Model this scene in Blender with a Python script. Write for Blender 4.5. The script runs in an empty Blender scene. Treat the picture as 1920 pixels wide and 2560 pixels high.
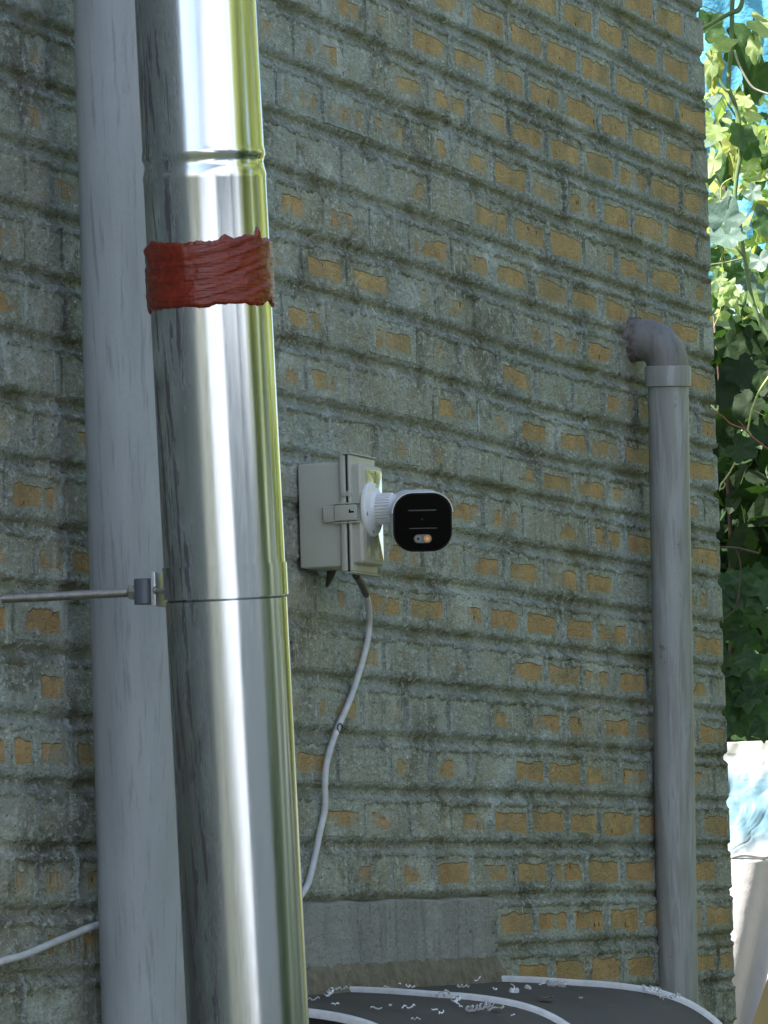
import bpy, bmesh, math, random
import numpy as np
from mathutils import Vector, Matrix

# ------------------------------------------------------------------ camera, sky, sun, exposure
S = bpy.context.scene
FPX = 13000.0
AZ, EL, RO = 0.34238541, 0.07465752, -0.02755915
CAM = np.array([0.0, -3.23913644, -0.20794465])
def _rot():
    d = np.array([math.cos(AZ)*math.cos(EL), math.sin(AZ)*math.cos(EL), math.sin(EL)])
    r = np.cross(d, [0, 0, 1]); r /= np.linalg.norm(r); u = np.cross(r, d)
    return d, r*math.cos(RO)+u*math.sin(RO), -r*math.sin(RO)+u*math.cos(RO)
D_, R_, U_ = _rot()
cam_d = bpy.data.cameras.new('camera'); cam = bpy.data.objects.new('camera', cam_d)
S.collection.objects.link(cam)
cam.matrix_world = Matrix(((R_[0], U_[0], -D_[0], CAM[0]), (R_[1], U_[1], -D_[1], CAM[1]), (R_[2], U_[2], -D_[2], CAM[2]), (0, 0, 0, 1)))
cam_d.sensor_width = 36; cam_d.sensor_fit = 'AUTO'; cam_d.lens = FPX/2560*36
cam_d.clip_start = 0.05; cam_d.clip_end = 2000
S.camera = cam
SUN_AZ, SUN_EL = math.radians(140), math.radians(52)
W = bpy.data.worlds.new('World'); S.world = W; W.use_nodes = True
wn = W.node_tree; bg = wn.nodes['Background']
sky = wn.nodes.new('ShaderNodeTexSky'); sky.sky_type = 'NISHITA'; sky.sun_disc = False
sky.sun_elevation = SUN_EL; sky.sun_rotation = math.pi/2-SUN_AZ
sky.air_density = 1.0; sky.dust_density = 2.0; sky.ozone_density = 1.0
wn.links.new(sky.outputs[0], bg.inputs[0]); bg.inputs[1].default_value = 0.11
sun_d = bpy.data.lights.new('sun', 'SUN'); sun_d.energy = 4.2; sun_d.angle = math.radians(0.5); sun_d.color = (1, .95, .86)
sun = bpy.data.objects.new('sun', sun_d); S.collection.objects.link(sun)
sv = Vector((math.cos(SUN_AZ)*math.cos(SUN_EL), math.sin(SUN_AZ)*math.cos(SUN_EL), math.sin(SUN_EL)))
sun.rotation_euler = sv.to_track_quat('Z', 'Y').to_euler(); sun.location = (5, 5, 12)
vs = S.view_settings; vs.view_transform = 'Standard'; vs.look = 'None'; vs.gamma = 1; vs.use_curve_mapping = False
vs.exposure = 1.82
S.cycles.max_bounces = 8; S.cycles.transparent_max_bounces = 12

# ------------------------------------------------------------------ measuring helpers
def ray(x, y): return D_ + R_*(x-960)/FPX + U_*(1280-y)/FPX
def at(x, y, t): return Vector(CAM + t*ray(x, y))
def onY(x, y, Y):
    v = ray(x, y); return Vector(CAM + v*(Y-CAM[1])/v[1])
def onX(x, y, X):
    v = ray(x, y); return Vector(CAM + v*(X-CAM[0])/v[0])
def px_of(p):
    q = np.array(p)-CAM; t = q@D_
    return 960+FPX*(q@R_)/t, 1280-FPX*(q@U_)/t
rnd = random.Random(7)
rng = np.random.RandomState(5)

# ------------------------------------------------------------------ object helpers
def link(o): S.collection.objects.link(o); return o
def mesh_from(name, verts, faces, mat=None, parent=None, smooth=False, uvs=None):
    me = bpy.data.meshes.new(name)
    me.from_pydata([tuple(v) for v in verts], [], faces)
    if mat: me.materials.append(mat)
    if smooth: me.polygons.foreach_set('use_smooth', [True]*len(me.polygons))
    me.update()
    o = link(bpy.data.objects.new(name, me))
    if parent: setpar(o, parent)
    return o
def grid_np(name, P, mat, parent=None, smooth=True, uv=None):
    """P: (n,m,3) array -> fast quad grid"""
    n, m = P.shape[:2]
    me = bpy.data.meshes.new(name)
    idx = np.arange(n*m).reshape(n, m)
    q = np.stack([idx[:-1, :-1], idx[1:, :-1], idx[1:, 1:], idx[:-1, 1:]], -1).reshape(-1, 4)
    me.vertices.add(n*m); me.vertices.foreach_set('co', P.reshape(-1).astype(np.float32))
    me.loops.add(q.size); me.loops.foreach_set('vertex_index', q.reshape(-1).astype(np.int32))
    me.polygons.add(len(q)); me.polygons.foreach_set('loop_start', np.arange(0, q.size, 4, dtype=np.int32))
    me.polygons.foreach_set('loop_total', np.full(len(q), 4, np.int32))
    me.polygons.foreach_set('use_smooth', np.full(len(q), smooth))
    if uv is not None:
        l = me.uv_layers.new(name='UVMap'); l.data.foreach_set('uv', uv.reshape(-1, 2)[q.reshape(-1)].reshape(-1).astype(np.float32))
    me.materials.append(mat); me.update(calc_edges=True)
    o = link(bpy.data.objects.new(name, me))
    if parent: setpar(o, parent)
    return o
def setpar(o, p):
    o.parent = p; o.matrix_parent_inverse = p.matrix_world.inverted() if p.type != 'EMPTY' else Matrix.Translation(-p.location)
def tag(o, label=None, cat=None, group=None, kind=None):
    if label: o['label'] = label
    if cat: o['category'] = cat
    if group: o['group'] = group
    if kind: o['kind'] = kind
    return o
def thing(name, loc, label, cat, group=None):
    o = link(bpy.data.objects.new(name, None)); o.location = loc; o.empty_display_size = .05
    return tag(o, label, cat, group)
def basis(p0, p1):
    z = (Vector(p1)-Vector(p0)).normalized(); a = Vector((0, 0, 1)) if abs(z.z) < .9 else Vector((1, 0, 0))
    x = a.cross(z).normalized(); return x, z.cross(x), z
def lathe(name, p0, p1, prof, mat, parent=None, seg=64, smooth=True, caps=True):
    """prof: list of (distance along axis, radius)"""
    x, y, z = basis(p0, p1); p0 = Vector(p0); V = []; F = []
    for s, r in prof:
        for i in range(seg):
            a = 2*math.pi*i/seg; V.append(p0+z*s+(x*math.cos(a)+y*math.sin(a))*r)
    for j in range(len(prof)-1):
        for i in range(seg):
            k = (i+1) % seg; F.append((j*seg+i, j*seg+k, (j+1)*seg+k, (j+1)*seg+i))
    if caps:
        F.append(tuple(range(seg-1, -1, -1))); F.append(tuple((len(prof)-1)*seg+i for i in range(seg)))
    o = mesh_from(name, V, F, mat, parent, smooth)
    if smooth: sharp(o)
    return o
def sharp(o, ang=35):
    me = o.data; bm = bmesh.new(); bm.from_mesh(me)
    for e in bm.edges:
        if len(e.link_faces) == 2 and e.calc_face_angle(0) > math.radians(ang): e.smooth = False
    bm.to_mesh(me); bm.free()
def tube_geo(pts, rad, seg=8, closed_caps=True):
    pts = [Vector(p) for p in pts]; n = len(pts); V = []; F = []
    rad = rad if hasattr(rad, '__len__') else [rad]*n
    t0 = (pts[1]-pts[0]).normalized(); a = Vector((0, 0, 1)) if abs(t0.z) < .9 else Vector((1, 0, 0)); nx = a.cross(t0).normalized()
    for i, p in enumerate(pts):
        t = (pts[min(i+1, n-1)]-pts[max(i-1, 0)]).normalized()
        nx = (nx-t*nx.dot(t)).normalized(); ny = t.cross(nx)
        for k in range(seg):
            b = 2*math.pi*k/seg; V.append(p+(nx*math.cos(b)+ny*math.sin(b))*rad[i])
    for i in range(n-1):
        for k in range(seg):
            l = (k+1) % seg; F.append((i*seg+k, i*seg+l, (i+1)*seg+l, (i+1)*seg+k))
    if closed_caps: F.append(tuple(range(seg-1, -1, -1))); F.append(tuple((n-1)*seg+i for i in range(seg)))
    return V, F
def spline(pts, n=8):
    pts = [Vector(p) for p in pts]; q = [pts[0]*2-pts[1]]+pts+[pts[-1]*2-pts[-2]]; out = []
    for i in range(1, len(q)-2):
        a, b, c, d = q[i-1:i+3]
        for j in range(n):
            t = j/n; out.append(.5*((2*b)+(c-a)*t+(2*a-5*b+4*c-d)*t*t+(3*b-a-3*c+d)*t**3))
    out.append(pts[-1]); return out
def tube(name, pts, rad, mat, parent=None, seg=10, n=8):
    p = spline(pts, n) if n else pts
    V, F = tube_geo(p, rad if not hasattr(rad, '__len__') else list(np.interp(np.linspace(0, 1, len(p)), np.linspace(0, 1, len(rad)), rad)), seg)
    return mesh_from(name, V, F, mat, parent, True)
def rbox(name, M, sx, sy, sz, mat, parent=None, r=.003, seg=3, yr=None):
    """bevelled box centred at the origin of matrix M"""
    bm = bmesh.new(); bmesh.ops.create_cube(bm, size=1)
    for v in bm.verts: v.co = Vector((v.co.x*sx, v.co.y*sy, v.co.z*sz))
    if r > 0: bmesh.ops.bevel(bm, geom=bm.edges[:], offset=r, segments=seg, profile=.5, affect='EDGES')
    bm.transform(M); me = bpy.data.meshes.new(name); bm.to_mesh(me); bm.free()
    me.materials.append(mat); me.polygons.foreach_set('use_smooth', [True]*len(me.polygons))
    o = link(bpy.data.objects.new(name, me))
    if r > 0:
        pass
    sharp(o, 50)
    if parent: setpar(o, parent)
    return o
def rrect(w, h, r, n=8):
    """rounded rectangle outline, superellipse-like corners"""
    P = []
    for cx, cy, a0 in ((w/2-r, h/2-r, 0), (-w/2+r, h/2-r, 90), (-w/2+r, -h/2+r, 180), (w/2-r, -h/2+r, 270)):
        for i in range(n+1):
            a = math.radians(a0+90*i/n); P.append((cx+r*math.cos(a), cy+r*math.sin(a)))
    return P
def loft(name, rings, mat, parent=None, caps=(True, True), smooth=True, ang=40):
    n = len(rings[0]); V = [v for r in rings for v in r]; F = []
    for j in range(len(rings)-1):
        for i in range(n):
            k = (i+1) % n; F.append((j*n+i, j*n+k, (j+1)*n+k, (j+1)*n+i))
    if caps[0]: F.append(tuple(range(n-1, -1, -1)))
    if caps[1]: F.append(tuple((len(rings)-1)*n+i for i in range(n)))
    o = mesh_from(name, V, F, mat, parent, smooth)
    if smooth: sharp(o, ang)
    return o

# ------------------------------------------------------------------ noise
_perm = rng.randint(0, 2**31, size=4096)
def vnoise(x, y, seed=0):
    xi = np.floor(x).astype(np.int64); yi = np.floor(y).astype(np.int64); fx = x-xi; fy = y-yi
    fx = fx*fx*(3-2*fx); fy = fy*fy*(3-2*fy)
    def h(a, b): return (_perm[(a*73+b*1531+seed*977+_perm[(a*31+seed) & 4095]) & 4095] & 0xffff)/65535.0
    a = h(xi, yi); b = h(xi+1, yi); c = h(xi, yi+1); d = h(xi+1, yi+1)
    return (a*(1-fx)+b*fx)*(1-fy)+(c*(1-fx)+d*fx)*fy
def fbm(x, y, seed=0, o=3):
    s = 0; a = .5; t = 0
    for i in range(o): s = s+a*vnoise(x*2**i, y*2**i, seed+i*13); t += a; a *= .55
    return s/t
def sstep(a, b, x): t = np.clip((x-a)/(b-a), 0, 1); return t*t*(3-2*t)

# ------------------------------------------------------------------ materials
class N:
    def __init__(s, name):
        s.m = bpy.data.materials.new(name); s.m.use_nodes = True; s.t = s.m.node_tree
        s.b = s.t.nodes['Principled BSDF']; s.out = s.t.nodes['Material Output']
    def n(s, typ, **kw):
        x = s.t.nodes.new('ShaderNode'+typ)
        for k, v in kw.items(): setattr(x, k, v)
        return x
    def l(s, a, b): s.t.links.new(a, b)
    def val(s, sock, v):
        if hasattr(v, 'is_linked') or hasattr(v, 'links'): s.l(v, sock)
        else: sock.default_value = v
    def pos(s, obj=False):
        if obj: return s.n('TexCoord').outputs['Object']
        return s.n('NewGeometry').outputs['Position']
    def map(s, v, scale=(1, 1, 1), loc=(0, 0, 0)):
        x = s.n('Mapping'); s.l(v, x.inputs[0]); x.inputs['Scale'].default_value = scale; s.val(x.inputs['Location'], loc); return x.outputs[0]
    def noise(s, v, scale, detail=4, rough=.55, dist=0):
        x = s.n('TexNoise'); s.l(v, x.inputs['Vector']); x.inputs['Scale'].default_value = scale
        x.inputs['Detail'].default_value = detail; x.inputs['Roughness'].default_value = rough; x.inputs['Distortion'].default_value = dist
        return x.outputs['Fac']
    def voro(s, v, scale, feature='F1'):
        x = s.n('TexVoronoi', feature=feature); s.l(v, x.inputs['Vector']); x.inputs['Scale'].default_value = scale; return x
    def ramp(s, f, stops):
        x = s.n('ValToRGB'); s.l(f, x.inputs[0]); e = x.color_ramp.elements
        while len(e) < len(stops): e.new(.5)
        for i, (p, c) in enumerate(stops):
            e[i].position = p; e[i].color = (c, c, c, 1) if not hasattr(c, '__len__') else (*c, 1)
        return x.outputs[0]
    def mr(s, f, a, b, c=0, d=1):
        x = s.n('MapRange'); s.val(x.inputs[0], f)
        for i, v in enumerate((a, b, c, d)): s.val(x.inputs[i+1], v)
        return x.outputs[0]
    def math(s, op, a, b=0, c=None):
        x = s.n('Math', operation=op); s.val(x.inputs[0], a); s.val(x.inputs[1], b)
        if c is not None: s.val(x.inputs[2], c)
        return x.outputs[0]
    def mix(s, f, a, b, typ='RGBA', blend='MIX'):
        x = s.n('Mix', data_type=typ)
        if typ == 'RGBA': x.blend_type = blend; i = (6, 7); o = 2
        else: i = (2, 3); o = 0
        s.val(x.inputs[0], f)
        for k, v in zip(i, (a, b)):
            if isinstance(v, tuple) and len(v) == 3: v = (*v, 1)
            s.val(x.inputs[k], v)
        return x.outputs[o]
    def bump(s, h, dist=.002, strength=1, prev=None):
        x = s.n('Bump'); s.l(h, x.inputs['Height']); x.inputs['Distance'].default_value = dist; x.inputs['Strength'].default_value = strength
        if prev is not None: s.l(prev, x.inputs['Normal'])
        return x.outputs[0]
    def set(s, **kw):
        names = dict(color='Base Color', rough='Roughness', metal='Metallic', normal='Normal', spec='Specular IOR Level', trans='Transmission Weight', coat='Coat Weight', aniso='Anisotropic')
        for k, v in kw.items():
            if isinstance(v, tuple) and len(v) == 3: v = (*v, 1)
            s.val(s.b.inputs[names[k]], v)
        return s
def paint_layer(m, p):
    """sage masonry paint: colour and height sockets"""
    big = m.noise(p, 2.2, 4, .6); mid = m.noise(p, 14, 5, .65); fine = m.noise(p, 170, 3, .6)
    drip = m.noise(m.map(p, (60, 60, 3.0)), 1, 3, .6)
    spots = m.noise(p, 45, 4, .7)
    col = m.mix(m.mr(mid, .35, .65), (.285, .325, .285), (.42, .47, .43))
    col = m.mix(m.mr(big, .40, .62), col, (.34, .35, .28))
    col = m.mix(m.mr(drip, .52, .72, 0, .55), col, (.34, .385, .365))
    col = m.mix(m.mr(drip, .46, .30, 0, .25), col, (.20, .21, .17))
    lg = m.noise(m.map(p, (3, 3, 6)), 1, 6, .75, .4); col = m.mix(m.mr(lg, .47, .36, 0, .8), col, (.53, .585, .55))
    # grime blotches with their own outline
    g = m.noise(m.map(p, (4, 4, 5)), 1, 7, .74, .6)
    col = m.mix(m.mr(g, .52, .62, 0, .75), col, (.13, .13, .09))
    col = m.mix(m.mr(spots, .60, .70, 0, .8), col, (.55, .60, .57))
    col = m.mix(m.mr(spots, .36, .27, 0, .85), col, (.06, .062, .05))
    crumb = m.noise(m.map(p, (42, 42, 80)), 1, 5, .76); where = m.mr(m.noise(p, 7, 3, .6), .38, .60, .25, 1)
    brushy = m.noise(m.map(m.n('VectorMath', operation='ADD').outputs[0], (1, 1, 1)) if False else m.map(p, (25, 25, 190)), 1, 2, .5, 1.5)
    col = m.mix(m.math('MULTIPLY', m.mr(crumb, .53, .62), where), col, (.62, .67, .64))
    col = m.mix(m.math('MULTIPLY', m.mr(crumb, .40, .32), where), col, (.10, .105, .085))
    sp = m.noise(m.map(p, (75, 75, 125)), 1, 3, .6)
    col = m.mix(m.mr(sp, .62, .70, 0, .9), col, (.70, .76, .73)); col = m.mix(m.mr(sp, .37, .31, 0, .9), col, (.075, .08, .062))
    col = m.mix(m.math('MULTIPLY', m.mr(m.noise(m.map(p, (75, 75, 2.2)), 1, 2, .5), .64, .69), m.mr(m.noise(p, 5, 2), .45, .6, 0, .7)), col, (.56, .64, .64))
    h = m.math('ADD', m.math('MULTIPLY', sp, 1.2), 0)
    h = m.math('ADD', h, m.math('MULTIPLY', fine, .3)); h = m.math('ADD', h, m.math('ADD', m.math('MULTIPLY', mid, .7), m.math('MULTIPLY', drip, .35)))
    h = m.math('ADD', h, m.math('MULTIPLY', m.math('MULTIPLY', crumb, where), 3.2))
    h = m.math('ADD', h, m.math('MULTIPLY', brushy, .25))
    return col, h, fine, spots
def mat_mortar():
    m = N('painted_mortar'); p = m.pos()
    col, h, fine, spots = paint_layer(m, p)
    dz = m.n('Attribute', attribute_name='drip').outputs['Fac']
    col = m.mix(m.math('MULTIPLY', dz, m.mr(m.noise(m.map(p, (60, 60, 60)), 1, 4, .7), .42, .56, .1, .9)), col, (.50, .58, .60))
    ol = m.noise(m.map(p, (3.5, 3.5, 9)), 1, 3, .5)
    col = m.mix(m.mr(ol, .57, .63, 0, .6), col, (.20, .20, .10))
    crack = m.noise(m.map(p, (70, 70, 45)), 1, 5, .72)
    col = m.mix(m.mr(crack, .66, .72, 0, .8), col, (.03, .032, .025))
    m.set(color=col, rough=.78, spec=.25, normal=m.bump(h, .009, 1)); return m.m
def mat_brick():
    m = N('painted_brick'); p = m.pos(); oi = m.n('ObjectInfo'); sep = m.n('SeparateColor'); m.l(oi.outputs['Color'], sep.inputs[0])
    ex, ra, hu = sep.outputs[0], sep.outputs[1], sep.outputs[2]
    col, h, fine, spots = paint_layer(m, p)
    uv = m.n('SeparateXYZ'); m.l(m.n('TexCoord').outputs['UV'], uv.inputs[0])
    u = m.math('SUBTRACT', .5, m.math('ABSOLUTE', m.math('SUBTRACT', uv.outputs[0], .5)))
    v = m.math('SUBTRACT', .5, m.math('ABSOLUTE', m.math('SUBTRACT', uv.outputs[1], .44)))
    edge = m.math('MINIMUM', m.mr(u, .03, .15), m.mr(v, .09, .30))
    blob = m.noise(m.map(p, (11, 11, 9)), 1, 2, .45, .3)
    brush = m.noise(m.map(p, (60, 60, 24)), 1, 4, .6)
    streak = m.noise(m.map(p, (95, 95, 4)), 1, 2, .5)
    th = m.math('ADD', m.math('MULTIPLY', m.mr(blob, .25, .75), .80), m.math('MULTIPLY', m.mr(brush, .3, .7), .14))
    th = m.math('ADD', th, m.math('MULTIPLY', m.mr(streak, .3, .7), .10))
    lim = m.mr(ex, 0, 1, .86, .02)
    f = m.math('SUBTRACT', m.math('MULTIPLY', th, 1.0), lim)
    f = m.math('ADD', f, m.math('MULTIPLY', m.math('SUBTRACT', edge, 1), .9))
    mask = m.mr(f, -.05, .07)
    wash = m.mr(f, -.26, .05, 0, .55)
    oc = m.mix(hu, (.53, .39, .18), (.45, .275, .13))
    gr = m.noise(m.map(p, (110, 110, 10)), 1, 3, .6)
    oc = m.mix(m.mr(gr, .35, .7, 0, .5), oc, (.50, .36, .17))
    oc = m.mix(m.mr(m.noise(p, 18, 3), .5, .7, 0, .5), oc, (.30, .17, .065))
    pv = m.voro(m.map(p, (42, 42, 26)), 1); pits = m.math('LESS_THAN', pv.outputs['Distance'], m.mr(m.noise(p, 9, 2), .45, .68, .02, .17))
    vein = m.mr(m.noise(m.map(p, (130, 130, 3)), 1, 2, .5), .62, .68, 0, .75)
    oc = m.mix(m.mr(m.noise(m.map(p, (8, 8, 11)), 1, 5, .6, .5), .48, .62, 0, .7), oc, (.33, .285, .155))
    oc = m.mix(vein, oc, (.36, .37, .30))
    oc = m.mix(pits, oc, (.02, .018, .012))
    c = m.mix(wash, col, (.37, .32, .20)); c = m.mix(mask, c, oc)
    hh = m.math('ADD', h, m.math('MULTIPLY', m.math('SUBTRACT', 1, mask), .9))
    hh = m.math('SUBTRACT', hh, m.math('MULTIPLY', pits, .8))
    m.set(color=c, rough=.75, spec=.25, normal=m.bump(hh, .0055, .9)); return m.m
def mat_plaster():
    m = N('rough_cement'); p = m.pos()
    a = m.noise(p, 90, 6, .75); b = m.noise(p, 6, 4, .6); d = m.noise(m.map(p, (40, 40, 5)), 1, 4, .6)
    c = m.mix(m.mr(b, .35, .65), (.44, .46, .43), (.60, .62, .585)); c = m.mix(m.mr(a, .56, .72, 0, .7), c, (.30, .31, .29)); c = m.mix(m.mr(a, .42, .3, 0, .8), c, (.06, .06, .05))
    c = m.mix(m.mr(d, .52, .7, 0, .5), c, (.22, .23, .215))
    m.set(color=c, rough=.9, spec=.2, normal=m.bump(a, .020, 1)); return m.m
def simple(name, color, rough=.5, metal=0, var=.0, vs=8, bump=0, bs=60, spec=.5, dark=None):
    m = N(name); p = m.pos(True)
    c = tuple(color)
    if var: 
        n = m.noise(p, vs, 5, .6); c = m.mix(m.mr(n, .3, .7), tuple(x*(1-var) for x in color), tuple(min(1, x*(1+var)) for x in color))
    m.set(color=c, rough=rough, metal=metal, spec=spec)
    if bump: m.set(normal=m.bump(m.noise(p, bs, 4, .6), bump, .8))
    return m.m
def mat_steel(dirt=.5, name='stainless_steel'):
    m = N(name); p = m.pos()
    wob = m.noise(m.map(p, (7, 7, .45)), 1, 2, .5); fine = m.noise(m.map(p, (240, 240, 2)), 1, 3, .6)
    st = m.noise(m.map(p, (85, 85, .9)), 1, 5, .66, .3); sm = m.noise(m.map(p, (20, 20, .8)), 1, 5, .6)
    g = m.n('NewGeometry'); nx = m.n('SeparateXYZ'); m.l(m.pos(), nx.inputs[0])
    # dried run marks collect on the flank turned to the wall: position based (Y) and broken by noise
    side = m.mr(nx.outputs[1], -.43, -.30)
    f = m.math('MULTIPLY', m.mr(st, .53, .57), m.mr(side, .35, .6))
    film = m.math('MULTIPLY', m.mr(sm, .35, .65), m.mr(side, .1, .75))
    low = m.mr(nx.outputs[2], .42, .05)
    film = m.math('MAXIMUM', film, m.math('MULTIPLY', m.mr(sm, .42, .62), m.math('MULTIPLY', low, .25)))
    c = m.mix(m.math('MULTIPLY', film, dirt), (.62, .66, .71), (.25, .26, .275)); c = m.mix(m.math('MULTIPLY', f, .9), c, (.035, .033, .035))
    m.set(color=c, metal=m.mr(f, 0, 1, 1, .2), rough=m.math('ADD', m.mr(fine, .3, .7, .13, .20), m.math('MULTIPLY', film, .22)), normal=m.bump(wob, .010, .22)); return m.m
def mat_pvc(name, col, scuff=.4, algae=0):
    m = N(name); p = m.pos()
    a = m.noise(m.map(p, (120, 120, 1.6)), 1, 4, .6); b = m.noise(p, 26, 6, .72); d = m.noise(m.map(p, (9, 9, 2)), 1, 4, .6); mot = m.noise(p, 130, 3, .7)
    c = m.mix(m.mr(d, .35, .65), tuple(x*.82 for x in col), tuple(x*1.08 for x in col))
    c = m.mix(m.mr(mot, .55, .75, 0, .25), c, tuple(x*.6 for x in col))
    c = m.mix(m.mr(a, .55, .66, 0, .45), c, tuple(x*.45 for x in col))
    c = m.mix(m.mr(b, .64, .70, 0, scuff), c, (.17, .14, .13)); c = m.mix(m.mr(b, .30, .24, 0, scuff), c, (.05, .055, .05))
    if algae:
        e = m.noise(m.map(p, (30, 30, 2)), 1, 4, .6); c = m.mix(m.mr(e, .46, .56, 0, .6), c, (.215, .215, .195))
    m.set(color=c, rough=m.mr(d, .3, .7, .38, .55), spec=.4, normal=m.bump(m.math('ADD', b, a), .0012, .6)); return m.m
def mat_sealant():
    m = N('red_sealant'); p = m.pos()
    a = m.noise(m.map(p, (14, 14, 260)), 1, 4, .65, .5); b = m.noise(p, 60, 4, .6)
    c = m.mix(m.mr(b, .3, .7), (.12, .010, .004), (.20, .022, .007)); c = m.mix(m.mr(b, .66, .74, 0, .5), c, (.10, .03, .015))
    m.set(color=c, rough=m.mr(b, .3, .7, .18, .34), normal=m.bump(a, .003, .7)); return m.m
def leafmat(name, c1, c2, trans=.45, rough=.45, tcol=None):
    m = N(name); p = m.pos(True); n = m.noise(m.pos(), 30, 4, .6); oi = m.n('ObjectInfo')
    f = m.mr(m.math('ADD', n, m.math('MULTIPLY', m.math('SUBTRACT', oi.outputs['Random'], .5), .35)), .3, .7)
    c = m.mix(f, c1, c2)
    uvs = m.n('SeparateXYZ'); m.l(m.n('TexCoord').outputs['UV'], uvs.inputs[0])
    vein = m.mr(m.math('ABSOLUTE', m.math('SINE', m.math('MULTIPLY', uvs.outputs[0], 12.0))), .0, .16, 1, 0)
    c2_ = m.mix(m.math('MULTIPLY', vein, .35), c, tuple(min(1, x*1.9+.008) for x in c2))
    m.set(color=c2_, rough=rough, spec=.4, normal=m.bump(n, .006, .6))
    tr = m.n('BsdfTranslucent'); m.val(tr.inputs[0], m.mix(f, *(tcol if tcol else ((c1[0]*1.6, c1[1]*1.8, c1[2]*.8), (c2[0]*1.6, c2[1]*1.7, c2[2]*.8)))))
    mx = m.n('MixShader'); mx.inputs[0].default_value = trans
    m.l(m.b.outputs[0], mx.inputs[1]); m.l(tr.outputs[0], mx.inputs[2]); m.l(mx.outputs[0], m.out.inputs[0]); return m.m

M = {}
M['mortar'] = mat_mortar(); M['brick'] = mat_brick(); M['plaster'] = mat_plaster()
M['steel'] = mat_steel(); M['steel2'] = mat_steel(.95, 'weathered_steel')
M['pvc'] = mat_pvc('grey_pvc', (.40, .435, .465), .15); M['pvc2'] = mat_pvc('scuffed_grey_pvc', (.34, .365, .36), .85, 1)
M['seal'] = mat_sealant()
M['boxp'] = simple('beige_grey_plastic', (.43, .44, .385), .42, var=.05, bump=.0004, bs=120)
M['boxg'] = None
def _glossy():
    m = N('glossy_lid_film'); p = m.pos(True)
    w = m.noise(m.map(p, (16, 16, 9)), 1, 2, .5, 1.2)
    m.set(color=(.43, .44, .385), rough=.10, spec=1.0, metal=.35, coat=1.0, normal=m.bump(w, .010, .12)); m.b.inputs['Coat Roughness'].default_value = .04
    m.b.inputs['Coat IOR'].default_value = 1.7
    m.l(m.bump(w, .010, .12), m.b.inputs['Coat Normal']); return m.m
M['boxg'] = _glossy()
M['gap'] = simple('black_gap', (.01, .01, .01), .8)
M['white'] = simple('white_plastic', (.72, .74, .76), .35, var=.02)
M['black'] = simple('black_gloss', (.001, .001, .0012), .12, spec=.03)
M['blackmatte'] = simple('black_rim', (.004, .004, .005), .3, spec=.2)
M['cable'] = simple('white_cable', (.52, .54, .56), .45, var=.15, vs=40)
M['cabled'] = simple('dark_cable_end', (.07, .065, .06), .5, var=.2, vs=40)
M['zinc'] = simple('zinc_rod', (.30, .29, .27), .38, metal=.85, var=.2, vs=60)
M['nutm'] = simple('tarnished_nut', (.36, .36, .33), .4, metal=.8, var=.3, vs=90)
M['rubber'] = simple('grey_rubber', (.085, .105, .13), .42, var=.1, vs=50)
M['plate'] = simple('galvanised_plate', (.62, .63, .66), .3, metal=.6, var=.12, vs=60)
M['foam'] = simple('foam_sealant', (.15, .135, .095), .8, var=.35, vs=45, bump=.01, bs=60)
M['trim'] = simple('white_trim', (.60, .62, .62), .45, var=.12, vs=50, bump=.0008, bs=150)
def _canopy():
    m = N('dusty_dark_sheet'); p = m.pos(); a = m.noise(p, 5, 5, .6); b = m.noise(p, 300, 2, .5)
    c = m.mix(m.mr(a, .35, .7), (.062, .058, .048), (.095, .088, .074)); c = m.mix(m.mr(b, .62, .72, 0, .35), c, (.13, .13, .12))
    s = m.noise(m.map(p, (9, 60, 9), (0, 0, 0)), 1, 3, .5, .3); c = m.mix(m.mr(s, .66, .70, 0, .5), c, (.16, .11, .045))
    m.set(color=c, rough=m.mr(a, .3, .7, .6, .75), spec=.12, normal=m.bump(a, .01, .3)); return m.m
M['canopy'] = _canopy()
M['shav'] = simple('white_shaving', (.72, .74, .76), .5)
M['dleaf'] = simple('dry_leaf_bit', (.20, .16, .08), .7, var=.3, vs=100)
M['amber'] = simple('amber_lens', (.75, .30, .05), .15)
M['lensg'] = simple('grey_lens_window', (.10, .115, .13), .12)
M['irl'] = simple('dark_led', (.16, .20, .20), .15)

# ------------------------------------------------------------------ ground
gm = N('garden_ground'); gp = gm.pos(); ga = gm.noise(gp, 3, 6, .65)
gm.set(color=gm.mix(gm.mr(ga, .35, .65), (.02, .032, .012), (.045, .05, .025)), rough=.9, normal=gm.bump(gm.noise(gp, 30, 5, .7), .03, .8))
GZ = -2.6
g = mesh_from('ground', [(-300, -300, GZ), (300, -300, GZ), (300, 300, GZ), (-300, 300, GZ)], [(0, 1, 2, 3)], gm.m); tag(g, kind='structure')

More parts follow.
